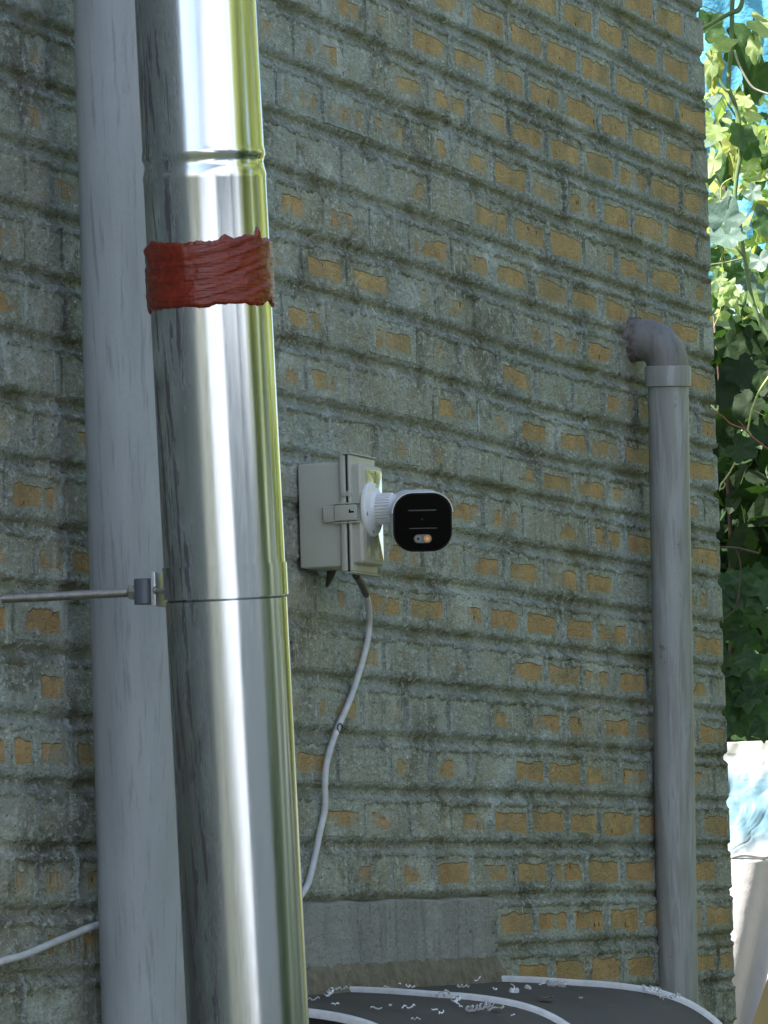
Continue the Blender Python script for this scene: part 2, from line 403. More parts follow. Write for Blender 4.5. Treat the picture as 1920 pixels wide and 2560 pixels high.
# ------------------------------------------------------------------ brick wall
COURSE = .1
LM = {0: [(0, 1946), (749, 1961), (960, 1971), (1160, 1974), (1400, 1978), (1574, 1990)], 1: [(0, 1775), (231, 1787), (743, 1819), (931, 1834), (1105, 1840)],
 2: [(29, 1613), (229, 1627), (740, 1678), (888, 1689), (1160, 1712)], 3: [(0, 1442), (223, 1462), (735, 1533), (902, 1559), (1160, 1585)],
 4: [(0, 1292), (1047, 1446), (1160, 1455)], 5: [(0, 1134), (211, 1163)], 6: [(0, 969), (208, 1010), (712, 1126), (825, 1144), (1100, 1181)],
 7: [(0, 816), (205, 856), (701, 985), (866, 1022), (1100, 1069), (1400, 1152), (1602, 1187)], 8: [(0, 660), (202, 703), (698, 840), (871, 881), (1100, 938), (1400, 1031), (1574, 1066)],
 9: [(0, 492), (191, 550), (698, 698), (866, 736), (1083, 800), (1400, 907), (1550, 941)],
 10: [(0, 333), (185, 393), (692, 558), (808, 593), (929, 629), (1100, 678), (1400, 785), (1510, 814)],
 11: [(0, 159), (185, 231), (669, 399), (756, 440), (854, 469), (1100, 550), (1400, 664), (1617, 736), (1712, 765)],
 12: [(5, 12), (125, 52), (175, 81), (689, 278), (912, 353), (1100, 414), (1400, 541), (1574, 590), (1704, 649)],
 13: [(657, 121), (813, 185), (961, 249), (1100, 292), (1400, 422), (1623, 503), (1770, 567)], 14: [(1400, 304), (1626, 405), (1764, 454)],
 15: [(1400, 185), (1614, 283), (1762, 347)], 16: [(1400, 67), (1562, 145), (1640, 200), (1759, 246)],
 -1: [(0, 2108), (960, 2103), (1400, 2107), (1630, 2107)], -2: [(0, 2270), (243, 2264), (960, 2237), (1400, 2227), (1630, 2227), (1828, 2221)],
 -3: [(0, 2429), (1400, 2351), (1637, 2340), (1828, 2334)], -4: [(1834, 2447)]}
WX0, WX1 = 5.0, float(onY(1794, 1280, 0)[0])
print('corner x', WX1, onY(1754, 0, 0), onY(1834, 2392, 0))
K0, K1 = -26, 29
OFF = {}
for k in range(K0, K1+1):
    if k in LM:
        q = sorted((onY(x, y, 0)[0], onY(x, y, 0)[2]-COURSE*k) for x, y in LM[k])
        OFF[k] = (np.array([a for a, b in q]), np.array([b for a, b in q])*.85)
    else: OFF[k] = (np.array([8.]), np.array([0.]))
XS = np.arange(WX0, 11.8, .02)
OT = np.zeros((K1-K0+1, len(XS)))
for k in range(K0, K1+1): OT[k-K0] = np.interp(XS, *OFF[k])
ker = np.exp(-np.linspace(-2, 2, 31)**2); ker /= ker.sum()
OT = np.array([np.convolve(np.pad(r, 15, mode='edge'), ker, 'valid') for r in OT])
OT[1:-1] = OT[1:-1]*.8+(OT[:-2]+OT[2:])*.1
def zof(x, s):
    k = np.clip(np.floor(s).astype(int), K0, K1-1); v = s-k; xi = np.clip((x-WX0)/.02, 0, len(XS)-1.001); i = xi.astype(int); f = xi-i
    def g(kk): return OT[kk-K0, i]*(1-f)+OT[kk-K0, i+1]*f
    return COURSE*s+g(k)*(1-v)+g(k+1)*v
def corner(z): 
    return float(np.interp(z, [-.36, 1.84], [CORNB, CORNT]))
CORNT = onY(1754, 0, 0)[0]; CORNB = onY(1834, 2392, 0)[0]

def X_(x, y): return onY(x, y, 0)[0]
def row(ox, oy, s, pts): return [X_(ox+a/s, oy+b/s) for a, b in pts]
s3, s1 = 3.457, 1.728
PP = {k: [] for k in range(K0, K1+1)}
PP[13] += row(640, 0, s3, [(330, 330), (750, 450), (1110, 620), (1480, 750)]); PP[12] += row(640, 0, s3, [(170, 700), (570, 820), (960, 1020), (1320, 1120)])
PP[11] += row(640, 0, s3, [(350, 1200), (740, 1350), (1140, 1550), (1500, 1650)]); PP[10] += row(640, 0, s3, [(170, 1700), (580, 1800), (980, 1900), (1320, 2000)])
PP[9] += row(640, 600, s3, [(400, 200), (780, 280), (1190, 450), (1550, 580)]); PP[8] += row(640, 600, s3, [(220, 650), (610, 720), (970, 830), (1390, 960)])
PP[7] += row(640, 600, s3, [(430, 1150), (820, 1250), (1200, 1330)]); PP[6] += row(640, 600, s3, [(230, 1600), (630, 1650), (1040, 1700)])
PP[3] += row(700, 1400, s3, [(700, 330)]); PP[2] += row(700, 1400, s3, [(510, 820), (900, 850)])
PP[1] += row(700, 1400, s3, [(290, 1300), (720, 1300)]); PP[0] += row(700, 1400, s3, [(500, 1700)])
PP[16] += row(1400, 0, s3, [(290, 150), (560, 350), (870, 450), (1130, 600)]); PP[15] += row(1400, 0, s3, [(160, 480), (450, 600), (740, 800), (1010, 1000)])
PP[14] += row(1400, 0, s3, [(20, 850), (320, 1000), (600, 1130), (880, 1250), (1150, 1380)]); PP[13] += row(1400, 0, s3, [(190, 1350), (490, 1500), (770, 1600), (1045, 1700)])
PP[12] += row(1400, 0, s3, [(50, 1750), (350, 1820), (620, 1950), (910, 2020), (1180, 2150)])
PP[11] += row(1400, 600, s3, [(200, 130), (490, 220), (770, 300), (1060, 420)]); PP[10] += row(1400, 600, s3, [(80, 500), (360, 550), (630, 620), (920, 800), (1220, 800)])
PP[9] += row(1400, 600, s3, [(210, 900), (490, 1000)]); PP[8] += row(1400, 600, s3, [(110, 1320), (370, 1350)]); PP[7] += row(1400, 600, s3, [(240, 1800)])
PP[-1] += row(960, 1600, s1, [(110, 780), (290, 800), (460, 800), (630, 800), (790, 800), (930, 780), (1090, 780)])
PP[-2] += row(960, 1600, s1, [(40, 1000), (210, 980), (380, 1000), (560, 1000), (720, 980), (870, 980), (1030, 1000)])
PP[-3] += row(1400, 1900, s3, [(95, 1380), (410, 1350), (690, 1350)]); PP[-4] += row(1400, 1900, s3, [(250, 1800), (540, 1700)])
PP[2] += row(960, 1600, s1, [(190, 120), (370, 120), (540, 120), (700, 130), (850, 120)]); PP[1] += row(960, 1600, s1, [(100, 330), (280, 330), (450, 330), (620, 340), (780, 340), (930, 350)])
PP[0] += row(960, 1600, s1, [(30, 540), (200, 540), (370, 540), (550, 550), (700, 560), (860, 560), (1010, 560)])
PP[6] += row(960, 800, s1, [(160, 600), (340, 600), (510, 600), (670, 680), (820, 700)]); PP[7] += row(960, 800, s1, [(210, 360), (400, 400), (570, 420), (740, 480)])
PP[5] += row(960, 800, s1, [(430, 860), (600, 900), (740, 930), (890, 920)]); PP[4] += row(960, 800, s1, [(170, 1050), (350, 1070), (520, 1100), (700, 1100)])
PP[3] += row(960, 800, s1, [(90, 1250), (270, 1280), (440, 1290), (600, 1290), (770, 1290), (910, 1350)])
LEFT = {11: [100, 220], 10: [90, 235], 9: [110, 225], 8: [110, 270], 7: [110, 280], 6: [10, 270], 5: [150, 250], 4: [20, 262]}
LY = {11: 250, 10: 500, 9: 770, 8: 1080, 7: 1350, 6: 1600, 5: 1850, 4: 2120}
LP = {k: row(0, 0, s1, [(a, LY[k]) for a in v]) for k, v in LEFT.items()}
for k, v, yy in ((3, [155, 285], 180), (2, [60, 290], 490), (1, [155, 290], 750), (0, [50, 155, 305], 1020), (-1, [165, 300], 1300), (-2, [50, 175, 330], 1560), (-3, [180, 330], 1850)):
    LP[k] = row(0, 1280, 1.727, [(a, yy) for a in v])
PITCH = .2415
for k in PP:
    a = sorted(PP[k])
    b = [a[0]] if a else []
    for x in a[1:]:
        if x-b[-1] > .12: b.append(x)
    if not b: b = [8.18+(.12 if k % 2 else 0)]
    # fill gaps and run on to both ends
    c = [b[0]]
    for x in b[1:]:
        n = max(1, round((x-c[-1])/PITCH)); x0 = c[-1]
        for j in range(1, n+1): c.append(x0+(x-x0)*j/n)
    ce = corner(k*COURSE+.05)
    while c[-1]+PITCH < ce-.07: c.append(c[-1]+PITCH)
    c = [x for x in c if x < ce-.06]
    lp = sorted(LP.get(k, []))
    stop = (lp[-1]+.1) if lp else WX0+.05
    while c[0]-PITCH > stop: c.insert(0, c[0]-PITCH)
    if lp:
        c = lp+c
        while c[0]-PITCH > WX0+.05: c.insert(0, c[0]-PITCH)
    PP[k] = np.array(c)

wall = thing('brick_wall', (8, 0, GZ), 'brick side wall of the building, flaking sage green paint over ochre bricks', 'wall')
BV = .80          # share of a course that is brick
# course-wise patterns of exposure
EXX = [50, 750, 1050, 1350, 1600, 1800]; EXY = [100, 400, 700, 1000, 1300, 1600, 1900, 2200, 2400]
EXT = np.array([[.12, .15, .55, .78, .88, .92], [.12, .2, .5, .78, .82, .88], [.3, .32, .42, .52, .62, .62], [.45, .3, .35, .25, .3, .6], [.35, .2, .45, .35, .3, .5],
 [.38, .3, .35, .42, .38, .5], [.38, .38, .32, .52, .52, .62], [.4, .2, .55, .78, .82, .68], [.35, .3, .6, .88, .88, .62]])
def exposure(x, y):
    i = np.clip(np.interp(x, EXX, range(6)), 0, 4.999); j = np.clip(np.interp(y, EXY, range(9)), 0, 7.999); a, b = int(i), int(j); f, g_ = i-a, j-b
    return (EXT[b, a]*(1-f)+EXT[b, a+1]*f)*(1-g_)+(EXT[b+1, a]*(1-f)+EXT[b+1, a+1]*f)*g_
PATX0, PATX1 = float(X_(740, 2300)), float(X_(1232, 2300))      # smooth cement patch over the canopy
# ---- mortar relief
xs = np.unique(np.concatenate([np.arange(WX0, 7.2, .04), np.arange(7.2, 11.7, .0045)])); 
ss = np.unique(np.round(np.concatenate([np.arange(K0, -5, .125), np.arange(-5, 18.6, .030), np.arange(18.6, K1, .125)]), 4))
t_ = (xs-WX0)/(11.7-.0045-WX0)
def relief(Xg, Sg):
    k = np.floor(Sg).astype(int); v = Sg-k
    j1 = fbm(Xg*38, Sg*4.6, 3, 3); j2 = fbm(Xg*120, Sg*14, 9, 2); j3 = fbm(Xg*9, Sg*.9, 21, 2)
    j4 = fbm(Xg*55, Sg*9, 41, 3)
    dx = np.full(Xg.shape, 9.); pt = np.zeros(Xg.shape)
    for kk in np.unique(k):
        m = k == kk
        if kk not in PP: continue
        P = PP[kk]; x = Xg[m]; i = np.clip(np.searchsorted(P, x), 1, len(P)-1) if len(P) > 1 else np.ones(x.shape, int)
        a = np.abs(x-P[i-1]); b = np.abs(P[np.minimum(i, len(P)-1)]-x)
        dx[m] = np.minimum(a, b); ii = np.where(a < b, i-1, i)
        pt[m] = ((_perm[(ii*7+kk*131) & 4095] & 255)/255.)
    Zm = Sg*COURSE
    gn = fbm(Xg*55, Zm*85, 3, 3); gf = fbm(Xg*105, Zm*165, 9, 2); jag = fbm(Xg*42, Zm*6, 15, 3)
    ve = v+(jag-.5)*.05
    side = dx-.0065
    e = np.minimum(np.minimum(v*COURSE-.010+(gn-.5)*.014, (BV-.05-v)*COURSE+(jag-.5)*.022), side+(gn-.5)*.008)
    mgn = .007+.018*sstep(.45, .85, j3)
    fade = 1-sstep(0, 1, e/mgn)
    h = -.0042+.0056*fade+((gn-.5)*.0045+(gf-.5)*.004)*fade
    # lower edge: gritty bevel facing down
    lo = np.clip(v/.075, 0, 1)
    h = np.where(v < .075, np.minimum(np.maximum(h, .001), .004)*lo+(1-lo)*(-.0015)+(gf-.5)*.007*np.sin(lo*math.pi)+(gn-.5)*.003, h)
    # upper edge: thick rough ridge of paint and mortar
    h = h+np.exp(-((v-(BV-.07))/.05)**2)*(.0012+.0065*(gn-.35)+.005*(gf-.4))*sstep(.25, .7, jag+.2*j3)
    # perpends: rough upright stripe, a few open
    perp = np.where(pt < .45, -.0065, np.where(pt < .65, -.0015, .0030))+(gn-.5)*.005+(gf-.5)*.0045
    wp = 1-sstep(np.where(pt < .45, .0020, .0050), np.where(pt < .45, .0060, .0085), dx+(gn-.5)*.004)
    h = np.where((v > .10) & (v < BV), h*(1-wp)+perp*wp, h)
    # bed joint: smooth, struck back under the row above
    w = np.clip((ve-BV)/(1-BV), 0, 1)
    bed = .0012-(.0045+.0055*j3)*sstep(0, .42, w)-.003*sstep(.8, 1, w)+(gn-.5)*.0014
    lipb = sstep(.982, .999, v+(jag-.5)*.07)
    bed = bed*(1-lipb)+(-.0025+(gf-.5)*.003)*lipb
    h = np.where(ve > BV, bed, h)
    dr = (dx < .0065) & (pt > .55) & (v > BV) & (v < BV+.17*pt)
    h = np.where(dr, np.maximum(h, -.001+(gn-.5)*.005), h)
    h = h+(fbm(Xg*2.3, Sg*.22, 77, 2)-.5)*.008
    global ZONE
    ZONE = np.where((v > .02) & (v < BV+.12*(pt > .55)), 1-sstep(.004, .010, dx+(gn-.5)*.007), 0)*np.where(pt > .3, 1, .2)
    return h
Xg, Sg = np.meshgrid(xs, ss, indexing='ij')
Zg = zof(Xg, Sg)
cz = np.interp(Zg, [-.36, 1.84], [CORNB, CORNT])
H = relief(Xg, Sg)
# the last columns turn round the corner
Xr = WX0+(Xg-WX0)
HC = np.clip(H, -.008, .002)*.8
over = np.clip(Xg-(cz+HC), 0, None)
Xc = np.minimum(Xg, cz+HC)
# inside the plaster patch: flat
pz0, pz1 = float(onY(1000, 2425, 0)[2])-.02, float(onY(1000, 2247, 0)[2])
inpat = sstep(PATX0-.2, PATX0-.18, Xg)*(1-sstep(PATX1-.01, PATX1+.01, Xg))*sstep(pz0-.06, pz0-.05, Zg)*(1-sstep(pz1-.006, pz1+.004, Zg))
H = H*(1-inpat)+(-.02)*inpat
Yg = -np.where(cz-Xg < .02, np.clip(H, -.014, .005), H)*np.where(over > 0, np.exp(-over*60), 1)+over
rnd_e = np.clip(1-(cz-Xg)/.02, 0, 1)
Yg = Yg+rnd_e**2*.005*(over <= 0)
Pg = np.stack([Xc, Yg, Zg], -1)
mo = grid_np('mortar', Pg, M['mortar'], wall)
at_ = mo.data.attributes.new('drip', 'FLOAT', 'POINT'); at_.data.foreach_set('value', ZONE.reshape(-1).astype(np.float32))
# core of the building behind the relief, and its end wall
def core():
    x0, x1 = WX0, min(CORNB, CORNT)-.03
    V = [(x0, .03, GZ), (x1, .03, GZ), (x1, 2.1, GZ), (x0, 2.1, GZ), (x0, .03, 2.9), (x1, .03, 2.9), (x1, 2.1, 2.9), (x0, 2.1, 2.9)]
    return mesh_from('wall_core', V, [(0, 1, 5, 4), (1, 2, 6, 5), (2, 3, 7, 6), (3, 0, 4, 7), (4, 5, 6, 7)], M['mortar'], wall)
core()
# ---- bricks
def brick_mesh(vi):
    nx, nz = 12, 7; r = np.random.RandomState(100+vi); V = []; UV = []; F = []
    u = np.linspace(0, 1, nx); w = np.linspace(0, 1, nz); U, Wm = np.meshgrid(u, w, indexing='ij')
    h = (fbm(U*7+vi*3.1, Wm*3+vi*1.7, 5+vi, 3)-.5)*.0034
    ed = np.minimum(np.minimum(U, 1-U)*.235, np.minimum(Wm, 1-Wm)*.078)
    h = h-.001*(1-sstep(0, .005, ed))
    for i in range(nx):
        for j in range(nz): V.append((u[i]-.5, -h[i, j], w[j]-.5)); UV.append((u[i], w[j]))
    for i in range(nx-1):
        for j in range(nz-1): F.append((i*nz+j, (i+1)*nz+j, (i+1)*nz+j+1, i*nz+j+1))
    back = [(-.5, .11, -.5), (.5, .11, -.5), (.5, .11, .5), (-.5, .11, .5)]
    nf = len(V)
    V += V[:nf]; UV += UV[:nf]
    V += back; UV += [(0, 0)]*4; b = nf*2
    e_b = [i*nz for i in range(nx)]; e_t = [i*nz+nz-1 for i in range(nx)]; e_l = list(range(nz)); e_r = [(nx-1)*nz+j for j in range(nz)]
    e_b, e_t, e_l, e_r = [[q+nf for q in e] for e in (e_b, e_t, e_l, e_r)]
    F.append(tuple(e_b[::-1])+(b, b+1)); F.append(tuple(e_t)+(b+2, b+3)); F.append(tuple(e_l)+(b+3, b)); F.append(tuple(e_r[::-1])+(b+1, b+2)); F.append((b+1, b, b+3, b+2))
    me = bpy.data.meshes.new('brick'); me.from_pydata(V, [], F); me.materials.append(M['brick'])
    l = me.uv_layers.new(name='UVMap')
    for lp in me.loops: l.data[lp.index].uv = UV[lp.vertex_index]
    me.polygons.foreach_set('use_smooth', [True]*((nx-1)*(nz-1))+[False]*5); me.update(); return me
BM = [brick_mesh(i) for i in range(16)]
cands = []
for k in range(K0, K1):
    P = PP[k]; ce = corner(k*COURSE+.05); edges = list(P)+[ce+.003]
    for i in range(len(edges)-1):
        x0, x1 = edges[i]+.0055, edges[i+1]-(.0055 if i < len(edges)-2 else -.002)
        if x1-x0 < .03: continue
        xc = (x0+x1)/2; zb = float(zof(np.array([xc]), np.array([k+.10]))[0]); zt = float(zof(np.array([xc]), np.array([k+BV-.03]))[0])
        za = float(zof(np.array([x0]), np.array([k+.4]))[0]); zc = float(zof(np.array([x1]), np.array([k+.4]))[0])
        if PATX0-.25 < xc < PATX1-.02 and pz0-.05 < (zb+zt)/2 < pz1: continue
        p = px_of((xc, 0, (zb+zt)/2)); q0 = px_of((x0, 0, zb)); q1 = px_of((x1, 0, zt))
        vis = -60 < p[0] < 1900 and -40 < p[1] < 2500 and not (255 < q0[0] and q1[0] < 570)
        cands.append((vis, (q1[0]-q0[0])*(q0[1]-q1[1]) if vis else 0, x0, x1, zb, zt, math.atan2(zc-za, x1-x0), p, k, i == len(edges)-2))
cands.sort(key=lambda c: (-int(c[0]), -float(c[1])))
stuffV, stuffF = [], []
nvis = 0
for n_, (vis, _, x0, x1, zb, zt, sl, p, k, last) in enumerate(cands):
    if vis and nvis < 300:
        nvis += 1
        o = bpy.data.objects.new('brick', BM[rnd.randrange(16)]); link(o)
        w, h = x1-x0, zt-zb
        fl = -1 if (rnd.random() < .5 and not last) else 1
        o.parent = wall; o.matrix_parent_inverse = Matrix.Translation(-wall.location)
        o.location = ((x0+x1)/2, rnd.uniform(-.0018, .0012), (zb+zt)/2); o.scale = (w, 1, h)
        o.rotation_euler = (rnd.uniform(-.012, .012), -sl, rnd.uniform(-.006, .006))
        ex = min(1, max(0, exposure(*p)+(.08 if p[0] > 1250 else -.04)+rnd.uniform(-.30, .26)))
        o.color = (ex, rnd.random(), min(1, max(0, .15+.00018*p[1]+rnd.uniform(-.2, .25)+(.25 if p[0] < 300 else 0))), 1)
    else:
        b = len(stuffV); y = .0
        stuffV += [(x0, y, zb), (x1, y, zb), (x1, y, zt), (x0, y, zt), (x0, .1, zb), (x1, .1, zb), (x1, .1, zt), (x0, .1, zt)]
        stuffF += [(b, b+1, b+2, b+3), (b+1, b+5, b+6, b+2), (b+4, b, b+3, b+7), (b+3, b+2, b+6, b+7), (b+4, b+5, b+1, b)]
so = mesh_from('bricks_beyond', stuffV, stuffF, M['brick'], wall); so['kind'] = 'stuff'; so.color = (.45, .5, .4, 1)
print('bricks', nvis, len(cands))
# ---- cement patch above the canopy
def patch():
    nx, nz = 150, 60; U, Wm = np.meshgrid(np.linspace(0, 1, nx), np.linspace(0, 1, nz), indexing='ij')
    X = PATX0-.1+(PATX1-PATX0+.1)*U; X = np.where(U > .94, X+(fbm(Wm*9, U*0, 4, 3)-.5)*.09*(U-.94)/.06, X)
    zt = pz1+(fbm(X*14, X*0, 61, 2)-.5)*.008; zb = np.interp(X, [PATX0, PATX1], [onY(775, 2438, 0)[2], onY(1232, 2402, 0)[2]])+(fbm(X*45, X*0, 7, 3)-.5)*.014
    Z = zb+(zt-zb)*Wm
    e = np.minimum(np.minimum(Wm, 1-Wm)*.13, np.minimum(1-U, 1)*.9)
    Y = -(.004+(fbm(X*70, Z*70, 31, 3)-.5)*.005+(fbm(X*8, Z*8, 3, 2)-.5)*.004)*sstep(0, .006, e)+.012*(1-sstep(0, .006, e))
    return grid_np('cement_patch', np.stack([X, Y, Z], -1), M['plaster'], wall)
patch()
# foam sealant under the patch
CX = [7.926, 8.783, 9.640]
def foam():
    nx, nz = 220, 16; U, Wm = np.meshgrid(np.linspace(0, 1, nx), np.linspace(0, 1, nz), indexing='ij')
    x0, x1 = CX[0]-.1, CX[2]+.02; X = x0+(x1-x0)*U
    Z = -.395+(.075+(fbm(X*30, X*0, 17, 2)-.5)*.01)*Wm
    r = fbm(X*26, Wm*1.2, 19, 3)
    Y = -(.004+.022*np.sin(np.clip(1-Wm, 0, 1)*math.pi*.5)+(r-.5)*.016)
    return grid_np('foam_strip', np.stack([X, Y, Z], -1), M['foam'], wall)
foam()

# ------------------------------------------------------------------ canopy
prof = [(0, -.357), (.171, -.372), (.332, -.393), (.396, -.416), (.45, -.455)]
def cprof(n=26):
    d = [0, .09, .171, .25, .332, .396, .45, .50, .54, .565]; z = [-.362, -.367, -.374, -.381, -.395, -.418, -.455, -.51, -.58, -.65]
    tt = np.linspace(0, 1, n)*.565; zz = np.interp(tt, d, z)
    pts = spline([Vector((0, -a, b)) for a, b in zip(d, z)], 4); return [(p.y, p.z) for p in pts]
can = thing('door_canopy', ((CX[0]+CX[2])/2, 0, -.4), 'dark curved door canopy with white edge strips and plastic shavings on top', 'canopy')
CP = cprof()
for a, b in ((CX[0], CX[1]), (CX[1], CX[2])):
    nx = 24; X = np.linspace(a+.004, b-.004, nx)
    A = np.array([[(x, y, z-.006+(fbm(np.array([x*2.]), np.array([y*3.]), 8, 2)[0]-.5)*.004) for (y, z) in CP] for x in X])
    top = A; botm = A.copy(); botm[..., 2] -= .005
    o = grid_np('roof_panel', np.concatenate([top, botm[::-1]], 0), M['canopy'], can)
for i, x in enumerate(CX):
    rings = []
    hw = .009
    for j, (y, z) in enumerate(CP):
        q0 = CP[max(0, j-1)]; q1 = CP[min(len(CP)-1, j+1)]; t = Vector((0, q1[0]-q0[0], q1[1]-q0[1])).normalized(); nrm = Vector((0, t.z, -t.y)); nrm = -nrm if nrm.z < 0 else nrm
        c = Vector((x, y, z)); rings.append([c+Vector((dx, 0, 0))+nrm*dn for dx, dn in ((-hw, -.010), (-hw, .001), (-hw*.5, .0045), (hw*.5, .0045), (hw, .001), (hw, -.010))])
    loft('edge_strip', rings, M['trim'], can, ang=60)
    rings = [[Vector((x+dx, y, z+dz)) for dx, dz in ((-.014, -.022), (-.014, -.0095), (.014, -.0095), (.014, -.022))] for (y, z) in CP]
    loft('black_under_strip', rings, M['gap'], can)  # black bar running under each edge strip
def canz(y): return float(np.interp(-y, [-a for a, b in CP], [b for a, b in CP]))

# shavings
def shaving(name, c, size, turns, seed, label, mat=None, group='white plastic shavings on the canopy'):
    r = random.Random(seed); pts = []
    n = int(10*turns)+6; ax = Vector((r.uniform(-1, 1), r.uniform(-1, 1), r.uniform(-.15, .15))).normalized(); s = ax.cross(Vector((0, 0, 1))).normalized()
    rr = size*r.uniform(.08, .13)
    for i in range(n):
        u = i/(n-1); a = u*turns*2*math.pi
        pts.append(Vector(c)+ax*(u-.5)*size+s*math.cos(a)*rr*(1-.4*u)+Vector((0, 0, 1))*(rr*(1+math.sin(a))*.8+.0015)+Vector((r.uniform(-1, 1), r.uniform(-1, 1), 0))*size*.05)
    V = []; F = []
    for i, p in enumerate(pts):
        w = max(.0016, size*.075)*r.uniform(.6, 1.3); V += [p-s*w*.6-Vector((0, 0, w*.5)), p+s*w*.6+Vector((0, 0, w*.5)), p+s*w*.3+Vector((0, 0, w*.5+.0008)), p-s*w*.8+Vector((0, 0, -w*.5+.0008))]
    for i in range(n-1):
        for k in range(4):
            l = (k+1) % 4; F.append((i*4+k, i*4+l, (i+1)*4+l, (i+1)*4+k))
    F += [(3, 2, 1, 0), tuple((n-1)*4+k for k in range(4))]
    o = mesh_from(name, V, F, mat or M['shav']); tag(o, label, 'shaving', group); return o
def canopy_pt(px, py):
    # intersect the ray with the curved top by marching
    v = ray(px, py); best = None
    for t in np.arange(8.6, 10.4, .002):
        p = CAM+v*t
        if p[1] > 0: break
        if p[2] < canz(p[1]): best = p; break
    return Vector(best) if best is not None else None
o40 = lambda a, b: (740+a/2.765, 2380+b/2.765)
o13 = lambda a, b: (1300+a/2.765, 2380+b/2.765)
SH = [(o40(310, 275), .05, 3, 'curl of white shavings where the near canopy strip meets the wall'), (o40(230, 300), .04, 2, 'thin white shaving left of the strip end against the foam'),
 (o40(120, 340), .03, 1.5, 'small shaving right beside the steel flue'), (o40(270, 372), .018, 1.5, None), (o40(550, 402), .03, 1, 'grey white chip in the near panel, left of the ring shaped curl'),
 (o40(780, 395), .034, 1.6, 'ring shaped white curl in the middle of the near panel'), (o40(650, 378), .016, 1, None), (o40(490, 465), .03, 2, 'zigzag shaving beside the nearest white strip'),
 (o40(830, 475), .02, 2, None), (o40(960, 408), .014, 1, None), (o40(1005, 430), .022, 1.6, None), (o40(1125, 375), .022, 2, None), (o40(1270, 405), .07, 6, 'long dense white coil lying beside the middle strip'),
 (o40(1390, 405), .04, 1, 'pale hooked chip right of the dense coil'), (o40(1500, 445), .01, 1, None), (o40(1010, 310), .05, 3, 'white shaving hanging over the middle strip'), (o40(1110, 345), .05, 2, 'flat shaving strand just under the middle strip'),
 (o40(790, 250), .03, 2.5, None), (o40(708, 232), .014, 1, None), (o40(630, 252), .014, 1, None), (o40(1155, 250), .04, 3, 'bunched white shaving alone on the far panel'), (o40(1260, 198), .022, 1, None),
 (o40(1375, 266), .02, 1.5, None), (o40(1505, 285), .05, 3, 'wavy white strand on the far panel near its middle'), (o40(1605, 258), .035, 3, 'short white spiral on the far panel right of the wavy strand'),
 (o40(1505, 255), .02, 1, None), (o13(150, 230), .014, 1, None), (o13(255, 240), .055, 6, 'thick ball of white shavings by the far strip'), (o13(420, 325), .010, 1, None),
 (o13(860, 265), .045, 4, 'shaving tuft at the start of the far strip bend'), (o13(930, 285), .06, 3, 'long loose shaving beside the far strip bend'), (o13(1040, 325), .05, 5, 'coiled shaving at the end of the loose one on the far strip bend')]
for i, (q, sz, tn, lb) in enumerate(SH):
    c = canopy_pt(*q)
    if c is None: continue
    shaving('plastic_shaving', c, sz*.8, tn, 50+i, lb or 'tiny white shaving fleck lying loose on the dark canopy')
for q, sz, lb in ((o13(190, 325), .03, 'dry tan leaf scrap lying on the far canopy panel'), (o40(1390, 395), .02, 'tan crumb beside the hooked shaving')):
    c = canopy_pt(*q)
    n = 9; V = [c+Vector((0, 0, .004))]+[c+Vector((math.cos(a)*sz*(1+.3*math.sin(3*a)), math.sin(a)*sz*.35, .001+.004*abs(math.sin(a*2)))) for a in [2*math.pi*i/n for i in range(n)]]
    o = mesh_from('leaf_scrap', V, [(0, i+1, (i+1) % n+1) for i in range(n)], M['dleaf'], None, True); tag(o, lb, 'leaf')

# ------------------------------------------------------------------ left grey drain pipe
p0, p1 = at(252+112, 2560, 8.25), at(182+112, 0, 8.25); ax = (p1-p0).normalized()
b0 = p0-ax*((p0.z-GZ)/ax.z); L = (4.0-GZ)/ax.z
dp = thing('drain_pipe', b0, 'thick plain grey plastic pipe left of the steel flue', 'pipe', None)
lathe('pipe', b0, b0+ax, [(0, .070), (L, .070)], M['pvc'], dp, 96)
lathe('socket', b0, b0+ax, [(.3, .070), (.302, .077), (.40, .077), (.402, .070)], M['pvc'], dp, 96)

# ------------------------------------------------------------------ steel flue
TS = 7.88
f0, f1 = at(620, 2560, TS), at(489, 0, TS); fax = (f1-f0).normalized(); fb = f0-fax*((f0.z-GZ)/fax.z)
def sl(py):      # distance from the base along the axis for an image row on the flue
    x = 489+(620-489)*py/2560; return (at(x, py, TS)-fb).dot(fax)
R = .0935
fl = thing('flue_pipe', fb, 'shiny stainless steel flue pipe with a red sealant band', 'flue pipe')
sj, sc0, sc1, sb0, sb1 = sl(405), sl(1493), sl(1412), sl(770), sl(605)
lathe('pipe_section', fb, fb+fax, [(0, R-.001), (sc0-.004, R-.001), (sc0-.001, R-.004), (sc0+.01, R-.004)], M['steel2'], fl, 128)
lathe('pipe_collar', fb, fb+fax, [(sc0, R-.003), (sc0+.0002, R+.0014), (sc1-.0002, R+.0014), (sc1, R-.003)], M['steel2'], fl, 128)
lathe('pipe_section', fb, fb+fax, [(sc1, R-.001), (sb0+.02, R-.001)], M['steel'], fl, 128)
lathe('pipe_section', fb, fb+fax, [(sb0+.018, R), (sj-.030, R), (sj-.022, R+.0008), (sj-.012, R-.0016), (sj-.004, R-.0030), (sj+.002, R-.0015), (sj+.006, R+.0008), (sj+.014, R+.0002), (sj+.02, R-.001), (sj+2.6, R-.001)], M['steel'], fl, 128)
